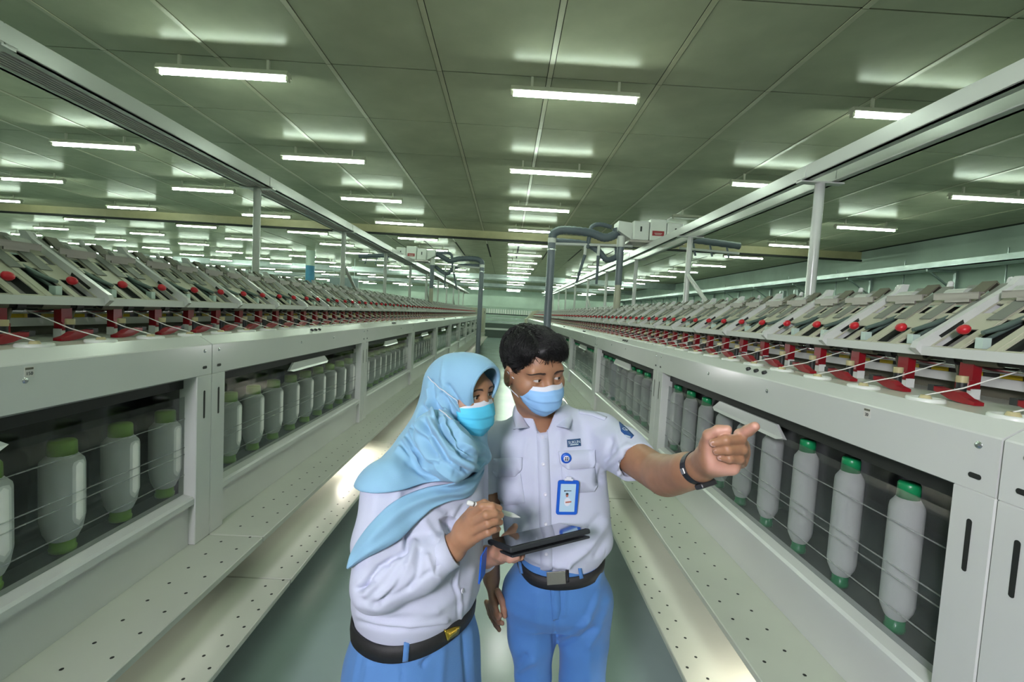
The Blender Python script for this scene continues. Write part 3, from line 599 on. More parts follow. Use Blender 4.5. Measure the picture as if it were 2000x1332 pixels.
# ================================================================== distance-field modelling for the people
class Field:
    def __init__(s, lo, hi, h):
        s.lo = np.array(lo, np.float32); s.h = h
        n = np.ceil((np.array(hi) - np.array(lo)) / h).astype(int) + 1
        s.ax = [s.lo[i] + h * np.arange(n[i], dtype=np.float32) for i in range(3)]
        s.D = np.full(tuple(n), 0.06, np.float32)
    def sub(s, lo, hi):
        sl = []
        for i in range(3):
            a = int(max(0, math.floor((lo[i] - s.lo[i]) / s.h))); b = int(min(len(s.ax[i]), math.ceil((hi[i] - s.lo[i]) / s.h) + 1))
            if b <= a: return None, None
            sl.append(slice(a, b))
        x = s.ax[0][sl[0]][:, None, None]; y = s.ax[1][sl[1]][None, :, None]; z = s.ax[2][sl[2]][None, None, :]
        return tuple(sl), (x, y, z)
    def apply(s, fn, lo, hi, k, op='u'):
        sl, p = s.sub(np.array(lo) - 0.03 - k, np.array(hi) + 0.03 + k)
        if sl is None: return s
        d = fn(*p); D = s.D[sl]
        if op == 'u': s.D[sl] = smin(D, d, k)
        elif op == 's': s.D[sl] = -smin(-D, d, k)
        return s
    def cone(s, a, b, r1, r2, k=0.01, op='u', flat=None):
        a = np.array(a, float); b = np.array(b, float); ba = b - a; L2 = float(ba @ ba) + 1e-12
        def fn(x, y, z):
            px, py, pz = x - a[0], y - a[1], z - a[2]
            t = np.clip((px * ba[0] + py * ba[1] + pz * ba[2]) / L2, 0, 1)
            qx, qy, qz = px - t * ba[0], py - t * ba[1], pz - t * ba[2]
            if flat is not None:     # squash along a direction
                n, f = flat; dn = qx * n[0] + qy * n[1] + qz * n[2]; e = (1 / f - 1) * dn
                qx, qy, qz = qx + e * n[0], qy + e * n[1], qz + e * n[2]
            return np.sqrt(qx * qx + qy * qy + qz * qz) - (r1 + (r2 - r1) * t)
        R = max(r1, r2); return s.apply(fn, np.minimum(a, b) - R, np.maximum(a, b) + R, k, op)
    def chain(s, pts, rs, k=0.008, op='u', flat=None):
        for i in range(len(pts) - 1): s.cone(pts[i], pts[i + 1], rs[i], rs[i + 1], k, op, flat)
        return s
    def ell(s, c, r, M=None, k=0.01, op='u'):
        c = np.array(c, float); r = np.array(r, float); M = np.eye(3) if M is None else np.array(M)   # columns: local axes
        def fn(x, y, z):
            px, py, pz = x - c[0], y - c[1], z - c[2]
            q = [(px * M[0, i] + py * M[1, i] + pz * M[2, i]) / r[i] for i in range(3)]
            k0 = np.sqrt(q[0] ** 2 + q[1] ** 2 + q[2] ** 2); k1 = np.sqrt((q[0] / r[0]) ** 2 + (q[1] / r[1]) ** 2 + (q[2] / r[2]) ** 2) + 1e-9
            return k0 * (k0 - 1.0) / k1
        e = np.sqrt(((M * r[None, :]) ** 2).sum(1)); return s.apply(fn, c - e, c + e, k, op)
    def loft(s, keys, rot=0.0, n=2.2, k=0.02, op='u', grow=0.0):
        "stack of super-ellipses: rows (z, cx, cy, a, b)"
        K = np.array(sorted(keys), float); cr, sr = math.cos(rot), math.sin(rot)
        def cub(z, j):
            return np.interp(z, K[:, 0], K[:, j])
        zz = np.linspace(K[0, 0], K[-1, 0], 200)
        tab = [np.interp(zz, K[:, 0], K[:, j]) for j in range(5)]
        ker = np.hanning(23); ker /= ker.sum()
        for j in range(1, 5):
            t = np.pad(tab[j], 11, mode='edge'); tab[j] = np.convolve(t, ker, 'valid')
        def fn(x, y, z):
            zf = z.ravel(); cx, cy, a, b = [np.interp(zf, zz, tab[j])[None, None, :].astype(np.float32) for j in (1, 2, 3, 4)]
            dx, dy = x - cx, y - cy; u = (dx * cr + dy * sr) / (a + grow); v = (-dx * sr + dy * cr) / (b + grow)
            f = (np.abs(u) ** n + np.abs(v) ** n) ** (1 / n)
            d = (f - 1) * np.minimum(a, b)
            dz = np.maximum(K[0, 0] - zf, zf - K[-1, 0])[None, None, :]
            return np.maximum(d, dz + 0 * d)
        m = K[:, 3:].max() + grow
        return s.apply(fn, (K[:, 1].min() - m, K[:, 2].min() - m, K[0, 0]), (K[:, 1].max() + m, K[:, 2].max() + m, K[-1, 0]), k, op)
    def cut(s, p, n, k=0.004):
        "remove everything on the side n points to"
        p = np.array(p, float); n = np.array(n, float); n /= np.linalg.norm(n)
        x, y, z = s.ax[0][:, None, None], s.ax[1][None, :, None], s.ax[2][None, None, :]
        d = ((x - p[0]) * n[0] + (y - p[1]) * n[1] + (z - p[2]) * n[2]).astype(np.float32)
        s.D = -smin(-s.D, -d, k); return s
    def surf(s, relax=1):
        V, F = nets(s.D, s.lo, s.h)
        for _ in range(relax): V = relaxed(V, F, 0.5)
        return V, F
def smin(a, b, k):
    if k <= 0: return np.minimum(a, b)
    h = np.maximum(k - np.abs(a - b), 0) / k
    return np.minimum(a, b) - h * h * k * 0.25
def nets(D, lo, h):
    ins = D < 0; nx, ny, nz = D.shape
    c = np.zeros((nx - 1, ny - 1, nz - 1), np.int8)
    offs = [(i, j, k) for i in (0, 1) for j in (0, 1) for k in (0, 1)]
    for i, j, k in offs: c += ins[i:nx - 1 + i, j:ny - 1 + j, k:nz - 1 + k]
    act = np.argwhere((c > 0) & (c < 8)); idx = -np.ones(c.shape, np.int64); idx[tuple(act.T)] = np.arange(len(act))
    val = np.stack([D[act[:, 0] + i, act[:, 1] + j, act[:, 2] + k] for i, j, k in offs], 1)
    acc = np.zeros((len(act), 3)); cnt = np.zeros(len(act))
    for a in range(8):
        for b in range(a + 1, 8):
            oa, ob = np.array(offs[a]), np.array(offs[b])
            if np.abs(oa - ob).sum() != 1: continue
            va, vb = val[:, a], val[:, b]; m = (va < 0) != (vb < 0)
            t = np.where(m, va / np.where(m, va - vb, 1), 0)
            acc += np.where(m[:, None], oa + t[:, None] * (ob - oa), 0); cnt += m
    V = np.array(lo, float) + h * (act + acc / cnt[:, None])
    F = []
    for ax in range(3):
        b, d = [(1, 2), (2, 0), (0, 1)][ax]
        s0 = [slice(None)] * 3; s1 = [slice(None)] * 3; s0[ax] = slice(0, -1); s1[ax] = slice(1, None)
        e = np.argwhere(ins[tuple(s0)] != ins[tuple(s1)])
        e = e[(e[:, b] > 0) & (e[:, d] > 0) & (e[:, b] < D.shape[b] - 1) & (e[:, d] < D.shape[d] - 1)]
        fl = ins[tuple(e.T)]
        q = []
        for ob, od in ((-1, -1), (0, -1), (0, 0), (-1, 0)):
            g = e.copy(); g[:, b] += ob; g[:, d] += od; q.append(idx[tuple(g.T)])
        q = np.stack(q, 1); q[~fl] = q[~fl][:, ::-1]; F.append(q)
    F = np.concatenate(F); F = F[(F >= 0).all(1)]
    return V, F
def relaxed(V, F, w):
    A = np.zeros_like(V); n = np.zeros(len(V))
    for i in range(4):
        a, b = F[:, i], F[:, (i + 1) % 4]
        np.add.at(A, a, V[b]); np.add.at(A, b, V[a]); np.add.at(n, a, 1); np.add.at(n, b, 1)
    return V * (1 - w) + w * A / np.maximum(n, 1)[:, None]
def vnormals(V, F):
    N = np.zeros_like(V); fn = np.cross(V[F[:, 2]] - V[F[:, 0]], V[F[:, 3]] - V[F[:, 1]]) if F.shape[1] == 4 else np.cross(V[F[:, 1]] - V[F[:, 0]], V[F[:, 2]] - V[F[:, 0]])
    for i in range(F.shape[1]): np.add.at(N, F[:, i], fn)
    return N / (np.linalg.norm(N, axis=1)[:, None] + 1e-12)
def proj(V):
    c = (V - CAMP) @ RW; return np.stack([CX + FPX * c[:, 0] / c[:, 2], CY + FPX * c[:, 1] / c[:, 2]], 1)
def segdist(uv, pl):
    d = np.full(len(uv), 1e9); pl = np.array(pl, float)
    for a, b in zip(pl[:-1], pl[1:]):
        ba = b - a; t = np.clip(((uv - a) @ ba) / (ba @ ba), 0, 1); d = np.minimum(d, np.linalg.norm(uv - a - t[:, None] * ba, axis=1))
    return d
def fold(V, F, lines):
    "press drawn folds (as seen from the aisle) into cloth: rows (polyline, depth in m, width in px)"
    N = vnormals(V, F); uv = proj(V); fac = np.clip(-(N * (V - CAMP)).sum(1) / np.linalg.norm(V - CAMP, axis=1) * 1.6, 0, 1)
    dsp = np.zeros(len(V))
    for pl, a, wd in lines:
        d = segdist(uv, pl); dsp += 1.3 * a * np.exp(-(d / wd) ** 2)
    return V + N * (dsp * fac)[:, None]
def wav(V, seed, amp, freq, n=7, squash=(1, 1, 1)):
    r = np.random.default_rng(seed); o = np.zeros(len(V))
    for i in range(n):
        k = r.normal(size=3) * np.array(squash); k *= freq * r.uniform(0.6, 1.6) / np.linalg.norm(k)
        o += np.sin(V @ k + r.uniform(0, 6.28))
    return amp * o / n
def crumple(V, F, seed, amp, freq, squash=(1, 1, 1)):
    return V + vnormals(V, F) * wav(V, seed, amp, freq, squash=squash)[:, None]
def npmesh(name, V, F, mats, tint=None):
    me = bpy.data.meshes.new(name); nf, k = F.shape
    me.vertices.add(len(V)); me.vertices.foreach_set('co', np.asarray(V, np.float32).ravel())
    me.loops.add(nf * k); me.loops.foreach_set('vertex_index', F.astype(np.int32).ravel())
    me.polygons.add(nf); me.polygons.foreach_set('loop_start', np.arange(0, nf * k, k, dtype=np.int32))
    me.polygons.foreach_set('use_smooth', np.ones(nf, bool))
    me.update(calc_edges=True)
    for m in (mats if isinstance(mats, (list, tuple)) else [mats]): me.materials.append(m)
    if tint is not None:
        at = me.attributes.new('palm', 'FLOAT', 'POINT'); at.data.foreach_set('value', np.asarray(tint, np.float32))
    return me
def joinVF(parts):
    V, F, o = [], [], 0
    for v, f in parts: V.append(v); F.append(f + o); o += len(v)
    return np.concatenate(V), np.concatenate(F)
def bvh(V, F): return BVHTree.FromPolygons([tuple(p) for p in V], [tuple(f) for f in F])
def hit(tree, u, v):
    r = ray(u, v); r = r / np.linalg.norm(r); h = tree.ray_cast(Vector(CAMP), Vector(r))
    return (None, None) if h[0] is None else (np.array(h[0]), np.array(h[1]))
def patch(tree, poly, off, thick, step=5.0, lift=None):
    "flat cloth piece lying on a surface: polygon seen in the photograph, found on the surface, given thickness"
    poly = np.array(poly, float); lo, hi = poly.min(0), poly.max(0)
    # dense outline + inner grid, triangulated through bmesh
    bmm = bmesh.new(); ring = []
    n = len(poly)
    for i in range(n):
        a, b = poly[i], poly[(i + 1) % n]; m = max(1, int(np.linalg.norm(b - a) / step))
        for t in range(m): ring.append(a + (b - a) * t / m)
    vs = [bmm.verts.new((p[0], p[1], 0)) for p in ring]; f = bmm.faces.new(vs)
    res = bmesh.ops.triangulate(bmm, faces=[f])
    for _ in range(1): bmesh.ops.subdivide_edges(bmm, edges=bmm.edges[:], cuts=1, use_grid_fill=True)
    bmesh.ops.triangulate(bmm, faces=bmm.faces[:])
    bmm.verts.ensure_lookup_table()
    uv = np.array([(q.co.x, q.co.y) for q in bmm.verts]); T = np.array([[q.index for q in f.verts] for f in bmm.faces]); bmm.free()
    A, N = [], []; last = None
    for p in uv:
        h, nn = hit(tree, p[0], p[1]); A.append(h); N.append(nn)
    good = [i for i in range(len(A)) if A[i] is not None]
    if not good: print('PATCH MISS', poly.tolist()); return None, None
    for i in range(len(A)):
        if A[i] is None:
            j = min(good, key=lambda g: np.sum((uv[g] - uv[i]) ** 2)); r = ray(*uv[i]); A[i] = CAMP + r * (A[j][1] / r[1]); N[i] = N[j]
    A = np.array(A); N = np.array(N); A = A + N * off
    e1 = np.cross(A[T[:, 1]] - A[T[:, 0]], A[T[:, 2]] - A[T[:, 0]]).sum(0)
    if e1 @ (A.mean(0) - CAMP) > 0: T = T[:, ::-1]
    m = len(A); B = A - N * thick
    ed = {}
    for t in T:
        for i in range(3):
            a, b = t[i], t[(i + 1) % 3]; ed[(a, b)] = ed.get((a, b), 0) + 1
    bd = [e for e in ed if (e[1], e[0]) not in ed]
    F = [tuple(t) for t in T] + [tuple(t[::-1] + m) for t in T] + [(b, a, a + m) for a, b in bd] + [(b, a + m, b + m) for a, b in bd]
    return np.concatenate([A, B]), np.array(F)
def patchobj(name, tree, poly, off, thick, material, parent, step=5.0):
    V, F = patch(tree, poly, off, thick, step)
    if V is None: return None
    me = npmesh(name, V, F, material)
    return obj(name, me, parent)
def skin(name, col, palm, rough=0.48):
    m = bpy.data.materials.new(name); m.use_nodes = True; nt = m.node_tree; b = nt.nodes['Principled BSDF']
    at = nt.nodes.new('ShaderNodeAttribute'); at.attribute_name = 'palm'
    tc = nt.nodes.new('ShaderNodeTexCoord'); n = nt.nodes.new('ShaderNodeTexNoise'); n.inputs['Scale'].default_value = 30; n.inputs['Detail'].default_value = 5
    nt.links.new(tc.outputs['Object'], n.inputs['Vector'])
    def ramp(c, v):
        r = nt.nodes.new('ShaderNodeValToRGB'); r.color_ramp.elements[0].position = 0.3; r.color_ramp.elements[1].position = 0.7
        r.color_ramp.elements[0].color = tuple(x * (1 - v) for x in c) + (1,); r.color_ramp.elements[1].color = tuple(x * (1 + v) for x in c) + (1,)
        nt.links.new(n.outputs['Fac'], r.inputs['Fac']); return r
    a, c = ramp(col, 0.10), ramp(palm, 0.08)
    mx = nt.nodes.new('ShaderNodeMix'); mx.data_type = 'RGBA'
    nt.links.new(at.outputs['Fac'], mx.inputs[0]); nt.links.new(a.outputs[0], mx.inputs[6]); nt.links.new(c.outputs[0], mx.inputs[7])
    nt.links.new(mx.outputs[2], b.inputs['Base Color']); b.inputs['Roughness'].default_value = rough
    b.inputs['Subsurface Weight'].default_value = 0.12; b.inputs['Subsurface Radius'].default_value = (0.01, 0.004, 0.002); b.inputs['Subsurface Scale'].default_value = 0.4
    n2 = nt.nodes.new('ShaderNodeTexNoise'); n2.inputs['Scale'].default_value = 350; nt.links.new(tc.outputs['Object'], n2.inputs['Vector'])
    bp = nt.nodes.new('ShaderNodeBump'); bp.inputs['Strength'].default_value = 0.12; bp.inputs['Distance'].default_value = 0.001
    nt.links.new(n2.outputs['Fac'], bp.inputs['Height']); nt.links.new(bp.outputs['Normal'], b.inputs['Normal'])
    MT[name] = m; return m
skinM = skin('skin_tan', (0.34, 0.17, 0.095), (0.56, 0.30, 0.23))
skinW = skin('skin_warm', (0.36, 0.185, 0.105), (0.50, 0.27, 0.20))
nailm = mat('fingernail', (0.55, 0.33, 0.28), 0.3, var=0.04)
shirtm = mat('shirt_lavender_white', (0.52, 0.55, 0.68), 0.75, var=0.02, nscale=14, bump=0.25, bscale=900, sheen=0.1)
skirtm = mat('skirt_blue', (0.085, 0.225, 0.52), 0.75, var=0.04, nscale=10, bump=0.3, bscale=900, sheen=0.1)
trousm = mat('trouser_blue', (0.065, 0.20, 0.50), 0.75, var=0.04, nscale=10, bump=0.3, bscale=900, sheen=0.1)
hijabm = mat('hijab_sky_blue', (0.24, 0.455, 0.635), 0.8, var=0.03, nscale=8, bump=0.25, bscale=900, sheen=0.15)
maskb = mat('mask_blue', (0.28, 0.52, 0.85), 0.7, var=0.02, nscale=12)
maskc = mat('mask_cyan', (0.09, 0.56, 0.82), 0.7, var=0.02, nscale=12)
maskw = mat('mask_white', (0.66, 0.68, 0.76), 0.7, var=0.02)
hairm = mat('hair_black', (0.008, 0.0075, 0.008), 0.5, var=0.2, nscale=40, spec=0.3)
browm = mat('brow_brown', (0.045, 0.026, 0.019), 0.7, var=0.2, nscale=60)
eyew = mat('eye_white', (0.52, 0.48, 0.46), 0.15, var=0.02); iris = mat('iris_brown', (0.018, 0.010, 0.008), 0.1, var=0.1)
beltm = mat('belt_black', (0.012, 0.012, 0.013), 0.6, var=0.1, nscale=90, bump=0.3, bscale=700)
steel = mat('buckle_steel', (0.42, 0.40, 0.37), 0.35, 0.9, var=0.1); gold = mat('buckle_gold', (0.60, 0.42, 0.06), 0.25, 0.9, var=0.06)
buttonm = mat('shirt_button', (0.66, 0.66, 0.74), 0.25, var=0.03)
badgeb = mat('badge_blue', (0.01, 0.10, 0.55), 0.35, var=0.03)
patchm = mat('patch_navy', (0.02, 0.07, 0.17), 0.6, var=0.08, nscale=60); patchw = mat('patch_thread', (0.55, 0.62, 0.68), 0.6, var=0.05)
shoem = mat('shoe_black', (0.015, 0.015, 0.016), 0.35, var=0.1)
def basis(yaw, pitch, roll):
    "columns: local x (viewer's left when facing the camera), y (facing), z (up)"
    f = np.array([math.sin(yaw), -math.cos(yaw), 0.0]); x = np.array([-math.cos(yaw), -math.sin(yaw), 0.0]); z = np.array([0, 0, 1.0])
    cp, sp = math.cos(pitch), math.sin(pitch); f, z = f * cp + z * sp, z * cp - f * sp
    cr, sr = math.cos(roll), math.sin(roll); x, z = x * cr + z * sr, z * cr - x * sr
    return np.stack([x, f, z], 1)
def head(H, B, s, fem=False, h=0.0017, base=None):
    "head, face, ears and neck as one surface; H centre (eye level), B basis, s scale"
    g = Field((-0.12 * s, -0.14 * s, -0.25 * s), (0.12 * s, 0.14 * s, 0.135 * s), h)
    nb = np.array([0, -0.04, -0.25]) * s if base is None else B.T @ (np.array(base) - H)
    q = lambda *a: tuple(v * s for v in a)
    g.ell(q(0, -0.012, 0.032 if not fem else 0.020), q(0.077, 0.100, 0.086 if not fem else 0.076), k=0.02)
    g.ell(q(0, 0.018, -0.030), q(0.067, 0.074, 0.086), k=0.03)
    g.ell(q(0, 0.034 if not fem else 0.028, -0.078), q(0.051 if not fem else 0.046, 0.050, 0.040), k=0.03)
    g.ell(q(0, 0.070 if not fem else 0.060, -0.100), q(0.020, 0.018, 0.016), k=0.025)
    for sx in (-1, 1): g.ell(q(sx * 0.045, 0.050, -0.028), q(0.026, 0.028, 0.024), k=0.03)
    g.cone(q(-0.040, 0.072, 0.020), q(0.040, 0.072, 0.020), 0.013 * s, 0.013 * s, k=0.02)
    for sx in (-1, 1): g.ell(q(sx * 0.032, 0.098, -0.003), q(0.021, 0.016, 0.014), k=0.012, op='s')
    g.cone(q(0, 0.084, 0.006), q(0, 0.104 if not fem else 0.088, -0.036), 0.008 * s, (0.0125 if not fem else 0.011) * s, k=0.012)
    for sx in (-1, 1): g.ell(q(sx * 0.0125, 0.097 if not fem else 0.084, -0.040), q(0.009, 0.010, 0.008), k=0.006)
    ly = 0.089 if not fem else 0.080; g.ell(q(0, ly, -0.066), q(0.025, 0.012, 0.006), k=0.006); g.ell(q(0, ly - 0.001, -0.074), q(0.022, 0.012, 0.006), k=0.006)
    for sx in (-1, 1):      # eyelids: a shell round the eyeball with an almond opening
        c = np.array(q(sx * 0.032, 0.0735, -0.002)); r = 0.0138 * s
        sl, (x, y, z) = g.sub(c - 0.03, c + 0.03)
        d = np.sqrt((x - c[0]) ** 2 + (y - c[1]) ** 2 + (z - c[2]) ** 2)
        shell = d - r
        xx = (x - c[0]) / (0.0135 * s); zz = (z - c[2] + 0.0004 * s) / s
        al = np.clip(1 - xx * xx, 0, 1) ** 0.7
        op = np.maximum(np.maximum(zz - (0.0040 if not fem else 0.0052) * al, -(0.0033 if not fem else 0.0042) * al - zz) * s, c[1] - y)
        op = np.maximum(op, (np.abs(xx) - 0.98) * 0.0135 * s)
        g.D[sl] = np.maximum(smin(g.D[sl], shell, 0.006), -op)
    for sx in ((-1, 1) if not fem else ()):
        g.ell(q(sx * 0.079, -0.006, -0.016), q(0.010, 0.019, 0.031), k=0.008)
        g.ell(q(sx * 0.087, 0.000, -0.012), q(0.008, 0.010, 0.017), k=0.005, op='s')
    g.cone(q(0, -0.018, -0.06), nb, (0.053 if not fem else 0.046) * s, (0.058 if not fem else 0.05) * s, k=0.03)
    V, F = g.surf(1)
    return V @ B.T + H, F, bvh(V, F)
def eyes(H, B, s, parent, gaze, ir=1.0):
    for sx in (-1, 1):
        c = H + B @ np.array([sx * 0.032 * s, 0.0735 * s, -0.002 * s])
        e = MB().sphere((0, 0, 0), 0.0126 * s, 20).build('eye', eyew, parent); e.location = c
        d = np.array(gaze, float); d = B @ (d / np.linalg.norm(d))
        MB().lathe([(0.0, 0.0129 * s), (0.0030 * ir * s, 0.01278 * s), (0.0054 * ir * s, 0.0119 * s + 0.0001 - 0.0006 * (ir - 1) * s), (0.0062 * ir * s, 0.0108 * s - 0.002 * (ir - 1) * s)], 16, (0, 0, 0), 0, d).build('iris', iris, e)
def brows(H, B, s, parent, tree, thick=1.0):
    for sx in (-1, 1):
        mb = MB()
        for k in range(110):
            t = k / 109; x = sx * (0.013 + 0.038 * t); z = 0.0165 + 0.0040 * math.sin(t * 2.6) - 0.002 * t * t + random.uniform(-1, 1) * 0.0030 * thick * (1 - 0.6 * t)
            pts = []
            for du, dz, lf in ((0, 0, 0.0002), (0.004, 0.0022 * (1 - 1.5 * t), 0.0011), (0.008, 0.0028 * (1 - 1.9 * t), 0.0008)):
                r = tree.ray_cast(Vector(((x + sx * du) * s, 0.2, (z + dz) * s)), Vector((0, -1, 0)))
                if r[0] is not None: pts.append(H + B @ (np.array(r[0]) + np.array(r[1]) * lf))
            if len(pts) == 3: mb.tube(pts, [0.00055 * thick, 0.0005 * thick, 0.0002], 4, caps=False)
        mb.build('eyebrow', browm, parent)
def mask(H, B, s, parent, main, loops, w=1.0, wf=None, pr=1.0, ys0=0.020, dip=0.010, zb=-0.112):
    ns, nt_ = 41, 33; V = np.zeros((nt_, ns, 3))
    tt = np.linspace(0, 1, nt_); ss = np.linspace(-1, 1, ns)
    y0 = np.interp(tt, [0, .22, .45, .72, .9, 1], [.101, .115, .116, .110, .096, .083]) * pr; Wd = np.interp(tt, [0, .3, .6, .85, 1], [.066, .071, .070, .061, .050]) * w
    for i, t in enumerate(tt):
        for j, u in enumerate(ss):
            ph = u * math.radians(80); c = (math.cos(ph) - math.cos(math.radians(80))) / (1 - math.cos(math.radians(80)))
            ys = ys0 + 0.006 * t
            x = Wd[i] * (1.0 if u > 0 or wf is None else wf / w) * math.sin(ph) / math.sin(math.radians(80)); y = ys + (y0[i] - ys) * c ** 0.82
            ztop = -0.016 - dip * abs(u) ** 1.5 + 0.004 * math.exp(-(u / 0.18) ** 2); zbot = zb + 0.030 * abs(u) ** 1.6
            z = ztop + (zbot - ztop) * t
            ph3 = (t * 3.4 - 0.55) % 1.0; pl = 0.0046 * (ph3 if 0.16 < t < 0.86 else 0.5) * (0.7 + 0.3 * abs(u)) + 0.0012 * math.sin(9 * u + 7 * t)
            V[i, j] = (x, y + pl, z)
    Vf = (V.reshape(-1, 3) * s) @ B.T + H
    F = np.array([[i * ns + j, i * ns + j + 1, (i + 1) * ns + j + 1, (i + 1) * ns + j] for i in range(nt_ - 1) for j in range(ns - 1)])
    me = npmesh('face_mask', Vf, F, [main, maskw])
    mi = np.array([1 if (i < 4) else 0 for i in range(nt_ - 1) for j in range(ns - 1)], np.int32); me.polygons.foreach_set('material_index', mi)
    o = obj('face_mask', me, parent); sd = o.modifiers.new('thick', 'SOLIDIFY'); sd.thickness = 0.0016; sd.offset = 1
    for a, b in loops:
        MB().tube(smoothpts([Vf[a]] + [np.array(p) for p in b], 6), 0.0014, 6).build('ear_loop', maskw, o)
    return Vf.reshape(nt_, ns, 3), o
# ================================================================== the man pointing
def build_man():
    H = np.array([0.090, 1.372, 1.568]); B = basis(math.radians(27), math.radians(-11), math.radians(-6.0)); s = 1.02
    hV, hF, hT = head(H, B, s, base=(0.138, 1.425, 1.345))
    # --- left arm, wrist and pointing hand, one surface
    sh = P(1188, 856, 1.40); el = P(1284, 928, 1.17); mid = P(1317, 929, 1.075); wr = P(1368, 911, 0.945)
    g = Field(np.minimum.reduce([sh, el, wr, P(1480, 940, 0.82)]) - [0.07, 0.06, 0.07], np.maximum.reduce([sh, el, wr, P(1482, 820, 0.82)]) + [0.06, 0.07, 0.07], 0.0023)
    g.chain([sh, el, mid, wr], [0.046, 0.0385, 0.0385, 0.0275], 0.002); g.chain([el - (el - sh) * 0.4, el * 0.5 + mid * 0.5, wr - (wr - mid) * 0.45], [0.041, 0.0405, 0.036], 0.03)
    J = lambda u, v, y: P(u, v, y)
    g.chain([wr, J(1392, 896, 0.905), J(1420, 888, 0.895)], [0.0275, 0.031, 0.026], 0.02)
    g.ell(J(1389, 872, 0.880), (0.021, 0.020, 0.027), k=0.02); g.cone(J(1392, 905, 0.880), J(1428, 912, 0.872), 0.019, 0.016, 0.018)
    for a in ((1444, 862), (1450, 873), (1451, 887), (1446, 903)): g.cone(J(1402, 888, 0.905), J(a[0], a[1], 0.905), 0.018, 0.0125, 0.014)
    fk = 0.0045
    fin = {'index': ([(1440, 860, .892), (1446, 849, .860), (1461, 841, .842), (1474, 833, .828)], [.0118, .0110, .0102, .0090]),
           'middle': ([(1450, 869, .900), (1446, 857, .850), (1418, 860, .834), (1393, 865, .844)], [.0115, .0100, .0092, .0080]),
           'ring': ([(1452, 885, .900), (1449, 878, .850), (1421, 879, .834), (1399, 881, .845)], [.0110, .0096, .0088, .0076]),
           'pinky': ([(1447, 903, .895), (1444, 897, .853), (1424, 896, .840), (1406, 893, .850)], [.0100, .0084, .0078, .0068]),
           'thumb': ([(1382, 872, .885), (1386, 851, .868), (1403, 841, .853), (1420, 839, .846)], [.0165, .0125, .0105, .0088])}
    tips = {}
    for nm in ('index', 'middle', 'ring', 'pinky', 'thumb'):
        pts, rs = fin[nm]; g.chain([J(*p) for p in pts], rs, fk); tips[nm] = [J(*p) for p in pts]
    aV, aF = g.surf(1)
    uvp = proj(aV)
    palm = np.exp(-(segdist(uvp, [(1379, 852), (1376, 880), (1392, 912), (1420, 922), (1440, 924)]) / 14) ** 2) + np.exp(-(segdist(uvp, [(1398, 842), (1422, 838)]) / 9) ** 2) + np.exp(-(segdist(uvp, [(1432, 848), (1455, 843), (1478, 830)]) / 9) ** 2)
    uu = uvp[:, 0]; arm_off = np.clip((uu - 1372) / 12, 0, 1); dfin = np.minimum.reduce([segdist(uvp, [(1446, 857), (1396, 865)]), segdist(uvp, [(1449, 876), (1402, 880)]), segdist(uvp, [(1444, 894), (1410, 891)])])
    tintA = np.clip(palm, 0, 1) * arm_off * np.clip((dfin - 7) / 3, 0, 1)
    # --- right arm hanging, one surface
    rs_, re, rw = np.array([-0.020, 1.455, 1.330]), np.array([-0.030, 1.465, 1.085]), np.array([-0.002, 1.435, 0.880])
    g = Field((-0.09, 1.30, 0.70), (0.10, 1.56, 1.41), 0.0028)
    g.chain([rs_, re, rw], [0.055, 0.043, 0.0275], 0.02)
    hp = P(966, 1172, 1.415)
    g.cone(rw, hp, 0.028, 0.026, 0.02, flat=((0.9, -0.3, 0), 0.6))
    for (k, pts, r) in ((0, [(955, 1178, 1.42), (960, 1203, 1.415), (969, 1220, 1.405), (975, 1230, 1.395)], .0092), (1, [(960, 1180, 1.405), (966, 1203, 1.395), (974, 1214, 1.385), (981, 1217, 1.375)], .0096), (2, [(966, 1180, 1.395), (970, 1198, 1.38), (974, 1205, 1.37), (977, 1202, 1.362)], .0094), (3, [(950, 1176, 1.435), (957, 1198, 1.432), (964, 1212, 1.425), (969, 1221, 1.415)], .0082), (4, [(972, 1155, 1.395), (981, 1175, 1.385), (984, 1190, 1.38), (986, 1203, 1.378)], .0105)):
        g.chain([P(*p) for p in pts], [r, r * .95, r * .88, r * .75], 0.006)
    bV, bF = g.surf(1)
    # --- torso and legs under the clothes
    g = Field((-0.12, 1.24, 0.03), (0.46, 1.66, 1.44), 0.008)
    g.loft([(0.83, 0.210, 1.43, 0.14, 0.10), (0.96, 0.205, 1.42, 0.128, 0.095), (1.12, 0.18, 1.42, 0.145, 0.10), (1.28, 0.152, 1.43, 0.155, 0.10), (1.38, 0.15, 1.43, 0.11, 0.06), (1.42, 0.145, 1.42, 0.055, 0.05)], 0.0)
    for x0, x1, x2, y2 in ((0.132, 0.150, 0.16, 1.48), (0.300, 0.306, 0.285, 1.44)):
        g.chain([(x0, 1.43, 0.85), (x1, 1.43, 0.50), (x2, y2, 0.09)], [0.060, 0.042, 0.034], 0.03)
    tV, tF = g.surf(0)
    V, F = joinVF([(tV, tF), (hV, hF), (aV, aF), (bV, bF)])
    tint = np.concatenate([np.zeros(len(tV)), np.zeros(len(hV)), tintA, 0.25 * np.ones(len(bV))])
    man = obj('person', npmesh('person', V, F, skinM, tint)); tag(man, 'dark-haired person in a short-sleeved shirt pointing to the right', 'person')
    eyes(H, B, s, man, (-0.48, 0.87, 0.0)); brows(H, B, s, man, hT, 1.0)
